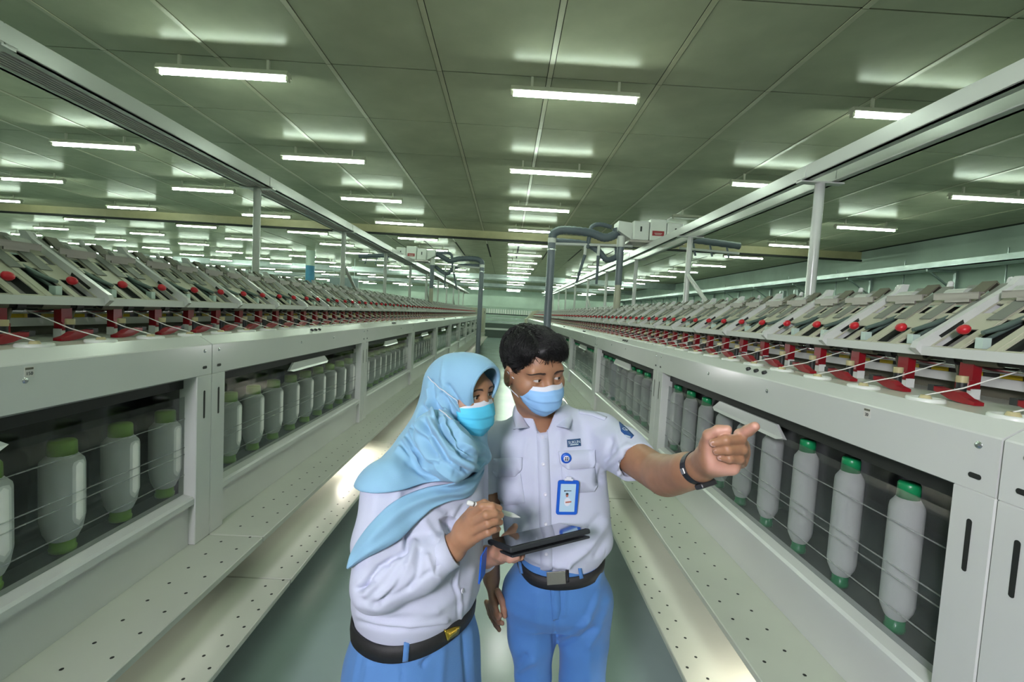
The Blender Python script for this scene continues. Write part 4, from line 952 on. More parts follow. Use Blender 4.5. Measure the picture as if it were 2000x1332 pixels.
    # nails
    for nm, rr in (('middle', .0072), ('ring', .0068), ('pinky', .006)):
        a, b = tips[nm][-2], tips[nm][-1]; d = (b - a) / np.linalg.norm(b - a); c = b + d * 0.002 + np.array([0, -0.0065, 0.0])
        zz = np.array([0, -1.0, 0]); zz = zz - d * (zz @ d); zz /= np.linalg.norm(zz); yy = np.cross(zz, d)
        mb = MB().sphere((0, 0, 0), 1.0, 12); mb.v = [tuple(c + d * v[0] * rr * 0.95 + yy * v[1] * rr * 0.8 + zz * v[2] * 0.0016) for v in mb.v]; mb.build('fingernail', nailm, man)
    # --- face mask
    L = lambda *a: H + B @ (np.array(a) * s)
    mV, mo = mask(H, B, s, man, maskb, [], w=0.92, ys0=0.040, dip=0.004)
    for sx, j in ((1, 40), (-1, 0)):
        for i, zz in ((1, 0.004), (28, -0.040)):
            MB().tube(smoothpts([mV[i, j], L(sx * 0.0765, 0.012, (-0.01 if i == 1 else -0.05)), L(sx * 0.084, -0.012, zz), L(sx * 0.082, -0.026, zz - 0.01 if i == 1 else zz + 0.01)], 6), 0.0014, 6).build('ear_loop', maskw, mo)
    # --- hair
    g = Field((-0.125, -0.16, -0.12), (0.125, 0.14, 0.17), 0.003)
    g.ell((0, -0.020, 0.036), (0.0805, 0.105, 0.089), k=0.02)
    g.ell((-0.018, 0.030, 0.078), (0.056, 0.066, 0.040), k=0.03); g.ell((0.035, 0.0, 0.072), (0.052, 0.078, 0.044), k=0.03); g.ell((0.046, -0.010, 0.046), (0.032, 0.055, 0.036), k=0.03)
    g.ell((0, 0.115, -0.002), (0.070, 0.060, 0.066), k=0.012, op='s'); g.ell((0.045, 0.085, 0.02), (0.045, 0.04, 0.045), k=0.012, op='s')
    g.ell((0, 0.045, -0.085), (0.11, 0.075, 0.085), k=0.012, op='s'); g.ell((0, 0.06, -0.03), (0.12, 0.055, 0.045), k=0.012, op='s')
    g.cut((0, -0.06, -0.065), (0, 0.35, -1), 0.01)
    for sx in (-1, 1): g.ell((sx * 0.094, -0.008, -0.016), (0.036, 0.034, 0.040), k=0.006, op='s')
    V, F = g.surf(2); N = vnormals(V, F)
    V = V + N * (wav(V, 3, 0.006, 90, 6, (1, 1, 0.4)) + wav(V, 4, 0.003, 220, 6))[:, None]
    V = V * np.array([0.965, 1.0, 0.99]); hcap = (V * s) @ B.T + H
    mb = MB(); idx = rng.choice(len(V), 11000)
    for i in idx:
        p = V[i]; n = N[i]
        if p[2] < 0.012 and p[1] > -0.035: continue
        fl = np.array([-0.55 if p[0] < 0.03 else 0.75, 0.55 if p[1] > -0.03 else -0.5, -0.35 + 0.6 * (p[2] - 0.05) / 0.1]) + rng.normal(size=3) * 0.22
        if (p[1] > 0.062 and p[2] < 0.075) or (p[1] > 0.025 and p[2] < 0.035): continue
        fl -= n * (fl @ n) * 1.05; fl /= np.linalg.norm(fl) + 1e-9; Ln = rng.uniform(0.020, 0.042) * (0.6 if p[2] < 0.0 else 1)
        wv = np.cross(n, fl) * rng.uniform(-0.006, 0.006)
        cu = lambda q_: fl * Ln * q_ - n * ((Ln * q_) ** 2 / 0.13)
        pts = [p - n * 0.002, p + n * 0.0045 + cu(0.4) + wv, p + n * 0.0045 + cu(0.8), p + n * 0.002 + cu(1.15) - np.array([0, 0, 0.002])]
        mb.tube([H + B @ (q * s) for q in pts], [0.0009, 0.0010, 0.0008, 0.0002], 3, caps=False)
    for k in range(26):    # loose fringe over the forehead
        x = 0.02 - 0.07 * rng.random(); p = np.array([x, 0.080 - 4 * x * x, 0.078]); c = rng.uniform(-1, 1)
        pts = [p + [0, -0.012, 0.012], p + [0.004 * c, 0.010, 0.0], p + [0.010 * c, 0.014, -0.014], p + [0.016 * c, 0.010, -0.022 - 0.012 * rng.random()]]
        mb.tube([H + B @ (np.array(q) * s) for q in smoothpts(pts, 3)], 0.0007, 3, caps=False)
    sV = np.array(mb.v); sF = np.array(mb.f)
    V2, F2 = joinVF([(hcap, F), (sV, sF)])
    obj('hair', npmesh('hair', V2, F2, hairm), man)
    # --- shirt
    g = Field((-0.12, 1.22, 0.90), (0.56, 1.60, 1.52), 0.0038)
    tor = [(0.905, 0.213, 1.42, 0.124, 0.112), (0.985, 0.213, 1.42, 0.126, 0.117), (1.035, 0.203, 1.42, 0.172, 0.136), (1.10, 0.190, 1.42, 0.170, 0.135), (1.20, 0.180, 1.425, 0.166, 0.130), (1.28, 0.170, 1.43, 0.166, 0.122), (1.34, 0.158, 1.435, 0.162, 0.104), (1.385, 0.150, 1.435, 0.120, 0.088), (1.425, 0.140, 1.425, 0.082, 0.076), (1.465, 0.130, 1.415, 0.068, 0.066)]
    g.loft(tor, 0.0, 2.35, 0.03)
    g.cone((0.150, 1.44, 1.418), (0.325, 1.42, 1.385), 0.040, 0.044, 0.03); g.cone((0.140, 1.44, 1.408), (-0.008, 1.455, 1.336), 0.040, 0.042, 0.03)
    d = el - sh; se = sh + d * 0.62 + np.array([0, 0, -0.006])
    g.chain([sh + [-0.02, 0.02, -0.005], sh + d * 0.3 + [0, 0, -0.006], se + d * 0.2 + [0, 0, -0.008]], [0.064, 0.063, 0.062], 0.035)
    rd = re - rs_; g.chain([rs_ + [0.01, 0, 0.0], rs_ + rd * 0.95], [0.060, 0.056], 0.012)
    g.cone(se - d * 0.06, se + d * 0.4, 0.050, 0.053, 0.003, 's'); g.cut(se, d, 0.002) if False else None
    x, y, z = g.ax[0][:, None, None], g.ax[1][None, :, None], g.ax[2][None, None, :]
    dn = d / np.linalg.norm(d) + np.array([0.0, 0.06, -0.14]); dn /= np.linalg.norm(dn); pl = (x - se[0]) * dn[0] + (y - se[1]) * dn[1] + (z - se[2]) * dn[2]
    far = np.where(x > 0.33, pl, -1); g.D = np.maximum(g.D, far.astype(np.float32))
    zc = np.where((x < 0.02) & (y > 0), 1.168 - z + 0.25 * (x + 0.0), -1).astype(np.float32)
    near_torso = ((np.abs((x - 0.182) / 0.170)) ** 2.3 + (np.abs((y - 1.425) / 0.132)) ** 2.3 + 0 * z)
    g.D = np.where((near_torso > 1.03) & (x < 0.05), np.maximum(g.D, zc), g.D)
    g.cone((-0.012, 1.475, 1.10), (-0.012, 1.46, 1.22), 0.056, 0.05, 0.003, 's') if False else None
    nk = H + B @ np.array([0, -0.03, -0.17])
    g.cone((0.112, 1.40, 1.53), (0.134, 1.418, 1.400), 0.064, 0.058, 0.004, 's'); g.cone((0.126, 1.372, 1.480), P(1059, 850, 1.345), 0.046, 0.012, 0.006, 's')
    V, F = g.surf(2)
    fl = [([(955, 905), (950, 950)], -0.004, 6), ([(1192, 860), (1178, 905), (1172, 940)], -0.007, 6), ([(1205, 905), (1180, 930)], -0.006, 5), ([(1215, 920), (1185, 945)], 0.005, 5), ([(1225, 870), (1185, 915)], 0.005, 7), ([(1200, 880), (1178, 900)], -0.004, 4),
          ([(1185, 1020), (1150, 1070), (1110, 1100)], 0.007, 8), ([(1170, 1010), (1130, 1060)], -0.004, 8), ([(1190, 1045), (1165, 1085)], -0.004, 6), ([(1140, 1075), (1090, 1105)], 0.005, 8),
          ([(1040, 1000), (1020, 1040), (1010, 1080)], 0.005, 8), ([(1000, 985), (1030, 1010), (1035, 1060)], -0.004, 7), ([(1030, 860), (1025, 890)], 0.003, 6), ([(1095, 850), (1088, 905)], 0.003, 7),
          ([(1240, 930), (1215, 890), (1205, 850)], 0.004, 8), ([(1262, 900), (1225, 880)], -0.003, 6), ([(1045, 900), (1045, 1000)], 0.002, 6), ([(1150, 830), (1165, 850)], 0.003, 9), ([(1020, 1085), (1060, 1100), (1110, 1102)], 0.006, 6)]
    V = fold(V, F, fl); V = crumple(V, F, 11, 0.0045, 24, (1, 1, 0.45)); V = crumple(V, F, 12, 0.0012, 70, (1.2, 1, 0.6))
    sh_o = obj('shirt', npmesh('shirt', V, F, shirtm), man); T = bvh(V, F)
    # collar, placket, pockets, flaps, shoulder straps
    # collar: stand and fall with two points
    C0 = np.array([0.126, 1.410, 1.468]); nphi = 57; A = []
    tipL, tipR = P(1002, 838, 1.305), P(1112, 837, 1.290)
    for k in range(nphi):
        f = -146 + 292 * k / (nphi - 1); a = math.radians(f); w = abs(f) / 146; sgn = 1 if f > 0 else -1
        top = C0 + np.array([0.067 * math.sin(a), 0.064 * math.cos(a), -0.066 * w ** 2.4 - 0.008 * (1 - sgn) / 2 * w])
        rb = 0.088 if f < 0 else 0.098
        bot = C0 + np.array([rb * math.sin(a), 0.088 * math.cos(a), -0.040 - 0.050 * w ** 2.2 + (0.014 if f > 0 else 0) * math.sin(math.radians(min(abs(f), 180)))])
        e = np.clip((abs(f) - 100) / 46, 0, 1); e = e * e * (3 - 2 * e); tip = tipR if f > 0 else tipL
        bot = bot * (1 - e) + tip * e
        for t in (0, 0.12, 0.4, 0.7, 1.0):
            q = top * (1 - t) + bot * t; q = q + np.array([math.sin(a), math.cos(a), 0.25]) * 0.012 * math.sin(PI * min(1, t * 1.15)) * (1 - 0.35 * e); A.append(q)
    F = np.array([[k * 5 + i, k * 5 + i + 1, (k + 1) * 5 + i + 1, (k + 1) * 5 + i] for k in range(nphi - 1) for i in range(4)])
    co = obj('collar', npmesh('collar', np.array(A), F, shirtm), sh_o); sdm = co.modifiers.new('thick', 'SOLIDIFY'); sdm.thickness = 0.003; sdm.offset = 0
    patchobj('placket', T, [(1048, 842), (1070, 840), (1073, 900), (1076, 1000), (1079, 1113), (1056, 1115), (1053, 1000), (1050, 900)], 0.0028, 0.003, shirtm, sh_o, 9)
    for poly in ([(964, 895), (1021, 893), (1020, 917), (1008, 930), (969, 931), (961, 920)], [(1090, 881), (1164, 878), (1165, 902), (1157, 914), (1108, 917), (1093, 905)]):
        patchobj('pocket_flap', T, poly, 0.0070, 0.004, shirtm, sh_o)
    for poly in ([(968, 925), (1017, 924), (1026, 982), (985, 988), (972, 970)], [(1096, 910), (1160, 908), (1166, 950), (1160, 960), (1104, 964), (1098, 955)]):
        patchobj('pocket', T, poly, 0.0036, 0.003, shirtm, sh_o)
    for poly in ([(1130, 800), (1160, 804), (1186, 815), (1181, 822), (1155, 812), (1130, 808)],):
        patchobj('shoulder_strap', T, poly, 0.0025, 0.002, shirtm, sh_o)
    def button(u, v, tree, par, r=0.0052):
        h, n = hit(tree, u, v)
        if h is None: return
        MB().lathe([(0.0, 0.0016), (r * 0.55, 0.0014), (r * 0.7, 0.0026), (r, 0.0022), (r, 0.0)], 14, tuple(h + n * 0.003), 0, tuple(n)).build('button', buttonm, par)
    for u, v in ((1060, 855), (1061, 907), (1065, 965), (1066, 1023), (1067, 1081), (988, 922), (1128, 906)): button(u, v, T, sh_o)
    # name patch and sleeve emblem
    nm = patchobj('name_patch', T, [(1107, 859), (1133, 856.5), (1134.5, 871), (1108.5, 873.5)], 0.0022, 0.002, patchm, sh_o, 4)
    h, n = hit(T, 1121, 865)
    def textat(body, size, h, n, par, m, up=(0, 0, 1), off=0.003, dz=0.0, rot=0.0):
        n = np.array(n); xx = np.cross(up, n); xx /= np.linalg.norm(xx); yy = np.cross(n, xx)
        c, sn = math.cos(rot), math.sin(rot); xx, yy = xx * c + yy * sn, yy * c - xx * sn
        t = obj('lettering', textmesh('lettering', body, size, m), par)
        t.matrix_world = Matrix(((xx[0], yy[0], n[0], h[0] + n[0] * off + yy[0] * dz), (xx[1], yy[1], n[1], h[1] + n[1] * off + yy[1] * dz), (xx[2], yy[2], n[2], h[2] + n[2] * off + yy[2] * dz), (0, 0, 0, 1)))
        return t
    def textpix(body, size, u, v, tree, par, m, off, uv_dir, dz=0.0):
        h, n = hit(tree, u, v); h2, _ = hit(tree, u + uv_dir[0], v + uv_dir[1])
        n = n / np.linalg.norm(n); xx = h2 - h; xx -= n * (xx @ n); xx /= np.linalg.norm(xx); yy = np.cross(n, xx)
        t = obj('lettering', textmesh('lettering', body, size, m), par); q = h + n * off + yy * dz
        t.matrix_world = Matrix(((xx[0], yy[0], n[0], q[0]), (xx[1], yy[1], n[1], q[1]), (xx[2], yy[2], n[2], q[2]), (0, 0, 0, 1)))
        return t
    textpix('SUKUN', 0.0118, 1121, 864, T, nm, patchw, 0.0030, (8, -0.8))
    patchobj('patch_line', T, [(1113, 868.4), (1129, 867), (1129, 869), (1113, 870.4)], 0.0030, 0.001, patchw, nm, 4)
    em = patchobj('sleeve_emblem', T, [(1208.5, 824), (1214, 828), (1225, 838), (1238, 851.5), (1233, 857), (1224, 853), (1213, 843)], 0.0025, 0.002, mat('emblem_blue', (0.014, 0.07, 0.24), 0.6, var=0.1, nscale=80), sh_o, 4)
    textpix('CP', 0.0145, 1220, 840.5, T, em, patchw, 0.0038, (8, 7))
    patchobj('emblem_line', T, [(1221, 850.5), (1232, 854.5), (1231, 856.5), (1220, 852)], 0.0036, 0.001, patchw, em, 4)
    # identity badge on a reel
    h, n = hit(T, 1105, 893); ctr = h + np.array([0, -0.010, 0]); ux, uz = np.array([1.0, 0.10, 0.0]), np.array([0.02, -0.02, 1.0])
    ux /= np.linalg.norm(ux); nn = np.cross(ux, uz); nn /= np.linalg.norm(nn); uz = np.cross(nn, ux)
    px = 1.0 / FPX * ctr[1]
    bd = MB().lathe([(0.0, 0.004), (0.0135, 0.004), (0.0155, 0.002), (0.0155, -0.004)], 24, tuple(ctr), 0, tuple(nn)).obox(ctr - uz * 0.020, ux, uz, nn, 0.003, 0.008, 0.002).build('badge_reel', badgeb, man)
    MB().lathe([(0.0, 0.0046), (0.0088, 0.0046), (0.0090, 0.0040)], 20, tuple(ctr), 0, tuple(nn)).build('reel_disc', maskw, bd)
    lg = MB()
    for a in (-1, 1):
        for b in (-1, 1): lg.obox(ctr + ux * a * 0.0029 + uz * b * 0.0027 + nn * 0.0049, ux, uz, nn, 0.0020, 0.0018, 0.0003)
    lg.build('reel_logo', ink, bd)
    MB().tube([ctr - uz * 0.027, ctr - uz * 0.040], 0.002, 8).sphere(tuple(ctr - uz * 0.036), 0.0035, 10).sphere(tuple(ctr - uz * 0.052), 0.0052, 10).build('snap_clip', steel, bd)
    cy_ = min([q[1] for q in (hit(T, uu_, vv_)[0] for uu_ in (1088, 1098, 1108, 1118, 1128) for vv_ in (938, 955, 970, 990, 1004)) if q is not None]); cc = P(1108, 971, cy_ - 0.004)
    def rrect(c, hw, hh, r, dep, m, name, par, off=0.0):
        pts = []
        for sx, sy, a0 in ((1, 1, 0), (-1, 1, 90), (-1, -1, 180), (1, -1, 270)):
            for k in range(5):
                a = math.radians(a0 + k * 22.5); pts.append((sx * (hw - r) + r * math.cos(a), sy * (hh - r) + r * math.sin(a)))
        k = len(pts); f = [c + ux * p[0] + uz * p[1] + nn * (off + dep) for p in pts]; b = [c + ux * p[0] + uz * p[1] + nn * off for p in pts]
        mb = MB().add(f + b, [tuple(range(k)), tuple(range(2 * k - 1, k - 1, -1))] + [(i, i + k, (i + 1) % k + k, (i + 1) % k) for i in range(k)])
        o = mb.build(name, m, par); return o
    hw, hh = 21.0 * px, 34.5 * px
    holder = rrect(cc, hw, hh, 0.007, 0.0035, badgeb, 'badge_holder', man)
    card = rrect(cc + uz * -0.0005, hw - 0.0085, hh - 0.0095, 0.001, 0.0008, mat('card_sky', (0.42, 0.60, 0.74), 0.4, var=0.03), 'badge_card', holder, 0.0033)
    MB().obox(cc + uz * (hh + 0.001) + nn * 0.002, ux, uz, nn, 0.0125, 0.0035, 0.0015).obox(cc + uz * (hh + 0.006) + nn * 0.002, ux, uz, nn, 0.0075, 0.0035, 0.0013).build('badge_clip', maskw, holder)
    MB().tube([ctr - uz * 0.056, cc + uz * (hh + 0.008)], 0.0025, 6).build('badge_strap', maskw, holder)
    def disc(a, b, ra, rb, m, name, off, seg=18):
        c = cc + ux * a + uz * b + nn * (0.0042 + off)
        MB().add([c + ux * ra * math.cos(t) + uz * rb * math.sin(t) for t in np.arange(seg) * 2 * PI / seg], [tuple(range(seg))]).build(name, m, card)
    disc(0.000, -0.012, 0.0095, 0.0125, maskw, 'portrait_shirt', 0.0001); disc(-0.002, 0.0075, 0.0040, 0.0058, mat('print_skin', (0.42, 0.15, 0.11), 0.5), 'portrait_face', 0.0002); disc(-0.0022, 0.0115, 0.0042, 0.0030, ink, 'portrait_hair', 0.0003)
    MB().obox(cc + ux * 0.003 - uz * 0.0125 + nn * 0.0046, ux + uz * 0.12, uz, nn, 0.0085, 0.0022, 0.0002).build('portrait_arm', mat('print_skin', (0.42, 0.15, 0.11), 0.5), card)
    MB().obox(cc + ux * 0.001 + uz * 0.0205 + nn * 0.0044, ux, uz, nn, 0.0085, 0.0009, 0.0002).obox(cc - ux * 0.0095 + uz * 0.0200 + nn * 0.0044, ux, uz, nn, 0.0018, 0.0018, 0.0002).build('card_print', ink, card)
    # --- trousers
    g = Field((-0.02, 1.24, 0.05), (0.44, 1.62, 1.015), 0.0046)
    g.loft([(0.775, 0.213, 1.43, 0.135, 0.100), (0.82, 0.213, 1.43, 0.168, 0.124), (0.87, 0.213, 1.425, 0.170, 0.128), (0.93, 0.213, 1.42, 0.140, 0.122), (1.0, 0.213, 1.42, 0.128, 0.117)], 0.0, 2.3, 0.02)
    g.chain([(0.132, 1.43, 0.83), (0.139, 1.425, 0.70), (0.149, 1.42, 0.57), (0.156, 1.44, 0.42), (0.165, 1.49, 0.07)], [0.094, 0.076, 0.056, 0.056, 0.054], 0.02)
    g.chain([(0.298, 1.42, 0.83), (0.303, 1.415, 0.70), (0.307, 1.415, 0.57), (0.302, 1.42, 0.42), (0.285, 1.45, 0.07)], [0.092, 0.080, 0.073, 0.066, 0.056], 0.010)
    V, F = g.surf(2)
    V = fold(V, F, [([(1085, 1235), (1085, 1180), (1078, 1150)], -0.004, 4), ([(1092, 1245), (1120, 1236), (1150, 1205)], 0.006, 5), ([(1095, 1258), (1125, 1245), (1160, 1228)], -0.005, 5), ([(1170, 1120), (1160, 1180), (1130, 1240)], 0.006, 8), ([(1190, 1170), (1170, 1230), (1150, 1260)], 0.005, 7), ([(1165, 1150), (1145, 1200)], -0.004, 6), ([(1084, 1240), (1086, 1300)], -0.006, 5), ([(1040, 1290), (1010, 1310), (1000, 1332)], 0.006, 7), ([(1025, 1280), (1010, 1300)], -0.005, 5), ([(1050, 1160), (1045, 1260), (1050, 1330)], 0.003, 10), ([(1105, 1130), (1102, 1200)], 0.002, 4), ([(1150, 1270), (1152, 1332)], 0.004, 8)])
    V = crumple(V, F, 21, 0.0035, 20, (1, 1, 0.5)); V = crumple(V, F, 22, 0.0014, 55, (1, 1, 0.5))
    tr_o = obj('trousers', npmesh('trousers', V, F, trousm), man); TT = bvh(V, F)
    patchobj('fly', TT, [(1074, 1138), (1092, 1138), (1095, 1190), (1091, 1208), (1080, 1212), (1077, 1180)], 0.003, 0.003, trousm, tr_o, 6)
    # --- belt, loops and buckle
    def belt(cx, cy, a, b, rot, z0, tiltx, tilty, hgt, n, par, grow=0.006, wob=None):
        m = 72; cr, sr = math.cos(rot), math.sin(rot); A = []
        for k in range(m):
            t = 2 * PI * k / m; c, sn = math.cos(t), math.sin(t); ex = 2 / n
            for (gr, dz) in ((grow, -hgt / 2), (grow + 0.002, 0), (grow, hgt / 2), (grow - 0.004, hgt / 2), (grow - 0.004, -hgt / 2)):
                u = (a + gr) * abs(c) ** ex * (1 if c >= 0 else -1); v = (b + gr) * abs(sn) ** ex * (1 if sn >= 0 else -1)
                x, y = cx + u * cr - v * sr, cy + u * sr + v * cr; A.append((x, y, z0 + dz + tiltx * (x - cx) + tilty * (y - cy)))
        F = np.array([[k * 5 + i, ((k + 1) % m) * 5 + i, ((k + 1) % m) * 5 + (i + 1) % 5, k * 5 + (i + 1) % 5] for k in range(m) for i in range(5)])
        return obj('belt', npmesh('belt', np.array(A), F, beltm), par), np.array(A), F
    bo, bV_, bF_ = belt(0.213, 1.42, 0.129, 0.119, 0.0, 0.975, 0.10, 0.17, 0.036, 2.3, man, 0.0075)
    BT = bvh(bV_, bF_)
    h_, n_ = hit(BT, 1086, 1128); h_ = h_ if h_ is not None else P(1086, 1128, 1.29); zx = np.array([0.995, 0.05, 0.09]); zn = np.array([0.03, -0.97, 0.2]); zn /= np.linalg.norm(zn); zx -= zn * (zx @ zn); zx /= np.linalg.norm(zx)
    MB().obox(h_ + zn * 0.003, zx, np.cross(zn, zx), zn, 0.0275, 0.0175, 0.0025).build('buckle', steel, bo, 0.0012)
    patchobj('belt_keeper', BT, [(1105, 1112), (1111, 1111), (1111, 1136), (1105, 1137)], 0.004, 0.004, beltm, bo, 8)
    for q in ([(1013, 1096), (1018, 1098), (1022, 1120), (1017, 1119)], [(1127, 1098), (1134, 1096), (1139, 1128), (1132, 1130)]): patchobj('belt_loop', BT, q, 0.004, 0.004, trousm, tr_o, 8)
    # --- wrist watch
    dv = wr - mid; dv /= np.linalg.norm(dv); wc = wr - dv * 0.012
    a = np.cross(dv, [0, 0, 1.0]); a /= np.linalg.norm(a); b = np.cross(a, dv); mb = MB(); m = 28; Vv = []
    for k in range(m):
        t = 2 * PI * k / m; r = 0.0315
        for dd, rr in ((-0.0115, r), (0.0115, r - 0.0006), (0.0115, r + 0.003), (-0.0115, r + 0.0035)): Vv.append(wc + dv * dd + (a * math.cos(t) + b * math.sin(t)) * rr)
    wo = mb.add(Vv, [(k * 4 + i, ((k + 1) % m) * 4 + i, ((k + 1) % m) * 4 + (i + 1) % 4, k * 4 + (i + 1) % 4) for k in range(m) for i in range(4)]).build('wrist_watch', mat('watch_rubber', (0.005, 0.006, 0.010), 0.5, var=0.1), man)
    dw = P(1384, 939, 0.925) - wc; dw -= dv * (dw @ dv); dw /= np.linalg.norm(dw); sd_ = np.cross(dv, dw)
    MB().obox(wc + dw * 0.037, dv, sd_, dw, 0.017, 0.018, 0.0055).build('watch_case', black, wo, 0.003)
    cl = P(1350, 914, 0.9) - wc; cl -= dv * (cl @ dv); cl /= np.linalg.norm(cl)
    MB().obox(wc + cl * 0.0355, dv, np.cross(dv, cl), cl, 0.008, 0.006, 0.0016).build('watch_clasp', steel, wo, 0.001)
    # --- shoes
    for x, y in ((0.168, 1.47), (0.285, 1.43)):
        g = Field((x - 0.08, y - 0.24, 0.0), (x + 0.08, y + 0.12, 0.14), 0.006)
        g.cone((x, y + 0.03, 0.045), (x, y - 0.14, 0.035), 0.042, 0.040, 0.02, flat=((0, 0, 1), 0.8)); g.cone((x, y + 0.03, 0.05), (x, y + 0.02, 0.11), 0.042, 0.045, 0.02)
        V, F = g.surf(1); V[:, 2] = np.maximum(V[:, 2], 0.002); obj('shoe', npmesh('shoe', V, F, shoem), man)
    return man
man = build_man()
# ================================================================== the woman with the tablet
def build_woman():
    yawB = math.radians(52)
    B = basis(math.radians(57), math.radians(3), math.radians(-2)); s = 0.91; H = P(938, 771, 1.195) - B @ (np.array([0, 0.0735, 0.0]) * s)
    hV, hF, hT = head(H, B, s, True, base=(-0.155, 1.20, 1.31))
    # --- right hand holding the stylus
    wr = P(884, 1071, 1.005); fo = P(845, 1095, 1.01)
    g = Field(P(950, 1090, 1.0) - [0.24, 0.10, 0.06], P(950, 1010, 1.0) + [0.06, 0.10, 0.08], 0.0021)
    g.chain([fo, wr, P(908, 1045, 0.992)], [0.030, 0.0265, 0.026], 0.02, flat=((0.5, -0.6, 0.6), 0.82))
    g.ell(P(914, 1034, 0.995), (0.030, 0.020, 0.032), k=0.02)
    for a in ((921, 1004, .975), (925, 1019, .968), (927, 1035, .969), (930, 1050, .975)): g.cone(P(905, 1045, 0.994), P(*a), 0.015, 0.0105, 0.010)
    fin = [([(921, 1005, .975), (942, 989, .950), (961, 989, .951), (975, 993, .962)], [.0105, .0092, .0086, .0074]), ([(925, 1019, .970), (950, 1006, .938), (966, 1003, .944), (978, 1006, .958)], [.0105, .0092, .0084, .0073]),
           ([(927, 1035, .971), (953, 1023, .940), (967, 1018, .948), (977, 1020, .962)], [.0102, .0088, .0082, .0070]), ([(930, 1050, .977), (953, 1040, .950), (965, 1034, .957), (973, 1033, .970)], [.0094, .0080, .0074, .0064]),
           ([(908, 1018, 1.005), (928, 992, 1.000), (946, 984, .995), (964, 992, .993)], [.0150, .0115, .0100, .0080])]
    for pts, rs in fin: g.chain([P(*p) for p in pts], rs, 0.003)
    aV, aF = g.surf(1)
    # --- left hand under the tablet
    g = Field(P(980, 1085, 1.17) - [0.10, 0.16, 0.07], P(980, 1085, 1.17) + [0.09, 0.16, 0.11], 0.0026)
    lw = P(948, 1088, 1.23); g.chain([P(938, 1092, 1.29), lw, P(975, 1082, 1.15)], [0.028, 0.026, 0.025], 0.02)
    g.ell(P(984, 1081, 1.13), (0.034, 0.030, 0.016), k=0.02)
    for i, (u, v, y) in enumerate(((1004, 1084, 1.145), (1006, 1088, 1.12), (1003, 1091, 1.095), (996, 1091, 1.075))): g.chain([P(980, 1084, 1.12), P(u, v, y), P(u + 14, v - 3, y - 0.006)], [.012, .0095, .008], 0.006)
    g.chain([P(972, 1068, 1.185), P(988, 1050, 1.235), P(1000, 1037, 1.243), P(1006, 1028, 1.240)], [.015, .0115, .0105, .0088], 0.006)
    bV, bF = g.surf(1)
    g = Field((-0.46, 0.92, 0.03), (0.12, 1.46, 1.40), 0.008)
    g.loft([(0.70, -0.19, 1.15, 0.155, 0.115), (0.92, -0.19, 1.14, 0.135, 0.105), (1.12, -0.195, 1.15, 0.135, 0.11), (1.30, -0.185, 1.16, 0.14, 0.10), (1.38, -0.15, 1.18, 0.05, 0.05)], yawB)
    for sx in (-1, 1):
        ox, oy = sx * 0.085 * math.cos(yawB), sx * 0.085 * math.sin(yawB)
        g.chain([(-0.19 + ox, 1.15 + oy, 0.8), (-0.19 + ox, 1.14 + oy, 0.48), (-0.19 + ox, 1.17 + oy, 0.07)], [0.07, 0.05, 0.036], 0.03)
    tV, tF = g.surf(0)
    V, F = joinVF([(tV, tF), (hV, hF), (aV, aF), (bV, bF)])
    tint = np.concatenate([np.zeros(len(tV) + len(hV) + len(aV)), 0.8 * np.ones(len(bV))])
    wo = obj('person', npmesh('person', V, F, skinW, tint)); tag(wo, 'person in a sky-blue headscarf and white shirt holding a stylus', 'person')
    eyes(H, B, s, wo, (-0.25, 0.95, -0.10), 1.2); brows(H, B, s, wo, hT, 0.9)
    lash = MB()
    for sx in (-1, 1):
        for k in range(15):
            t = -1 + 2 * k / 14; x = sx * 0.032 + t * 0.0125; z = -0.002 + 0.0050 * (1 - t * t) ** 0.7; y = 0.0735 + math.sqrt(max(0, 0.0140 ** 2 - (t * 0.0125) ** 2 - (z + 0.002) ** 2))
            a = np.array([x, y, z]); lash.tube([H + B @ (a * s), H + B @ ((a + [t * 0.002, 0.004, 0.003]) * s)], [0.0008, 0.0003], 4, caps=False)
    lash.build('eyelashes', hairm, wo)
    # --- shirt
    g = Field((-0.47, 0.88, 0.88), (0.12, 1.46, 1.42), 0.0038)
    tor = [(0.905, -0.190, 1.140, 0.150, 0.120), (0.968, -0.190, 1.140, 0.154, 0.126), (1.010, -0.188, 1.143, 0.168, 0.142), (1.06, -0.184, 1.147, 0.166, 0.142), (1.14, -0.180, 1.150, 0.160, 0.136), (1.22, -0.178, 1.155, 0.158, 0.134), (1.29, -0.176, 1.16, 0.150, 0.116), (1.33, -0.176, 1.17, 0.120, 0.09), (1.38, -0.155, 1.18, 0.062, 0.062)]
    g.loft(tor, yawB, 2.25, 0.03)
    shR = np.array([-0.258, 1.055, 1.298]); elR = P(741, 1140, 0.985); cuff = P(882, 1073, 1.003)
    g.chain([shR, shR * 0.45 + elR * 0.55 + [-0.006, 0, 0], elR], [0.058, 0.056, 0.052], 0.03)
    md = elR * 0.45 + cuff * 0.55 + [0, -0.004, -0.006]
    g.chain([elR, md, cuff], [0.055, 0.049, 0.037], 0.03)
    dc = cuff - md; dc /= np.linalg.norm(dc); x, y, z = g.ax[0][:, None, None], g.ax[1][None, :, None], g.ax[2][None, None, :]
    pl = ((x - cuff[0]) * dc[0] + (y - cuff[1]) * dc[1] + (z - cuff[2]) * dc[2]).astype(np.float32)
    nearc = ((x - cuff[0]) ** 2 + (y - cuff[1]) ** 2 + (z - cuff[2]) ** 2) < 0.07 ** 2
    g.D = np.where(nearc, np.maximum(g.D, pl), g.D)
    g.cone(cuff - dc * 0.006, cuff + dc * 0.05, 0.031, 0.033, 0.002, 's')
    shL = np.array([-0.088, 1.275, 1.295]); elL = np.array([-0.070, 1.335, 1.085]); wL = P(946, 1089, 1.245)
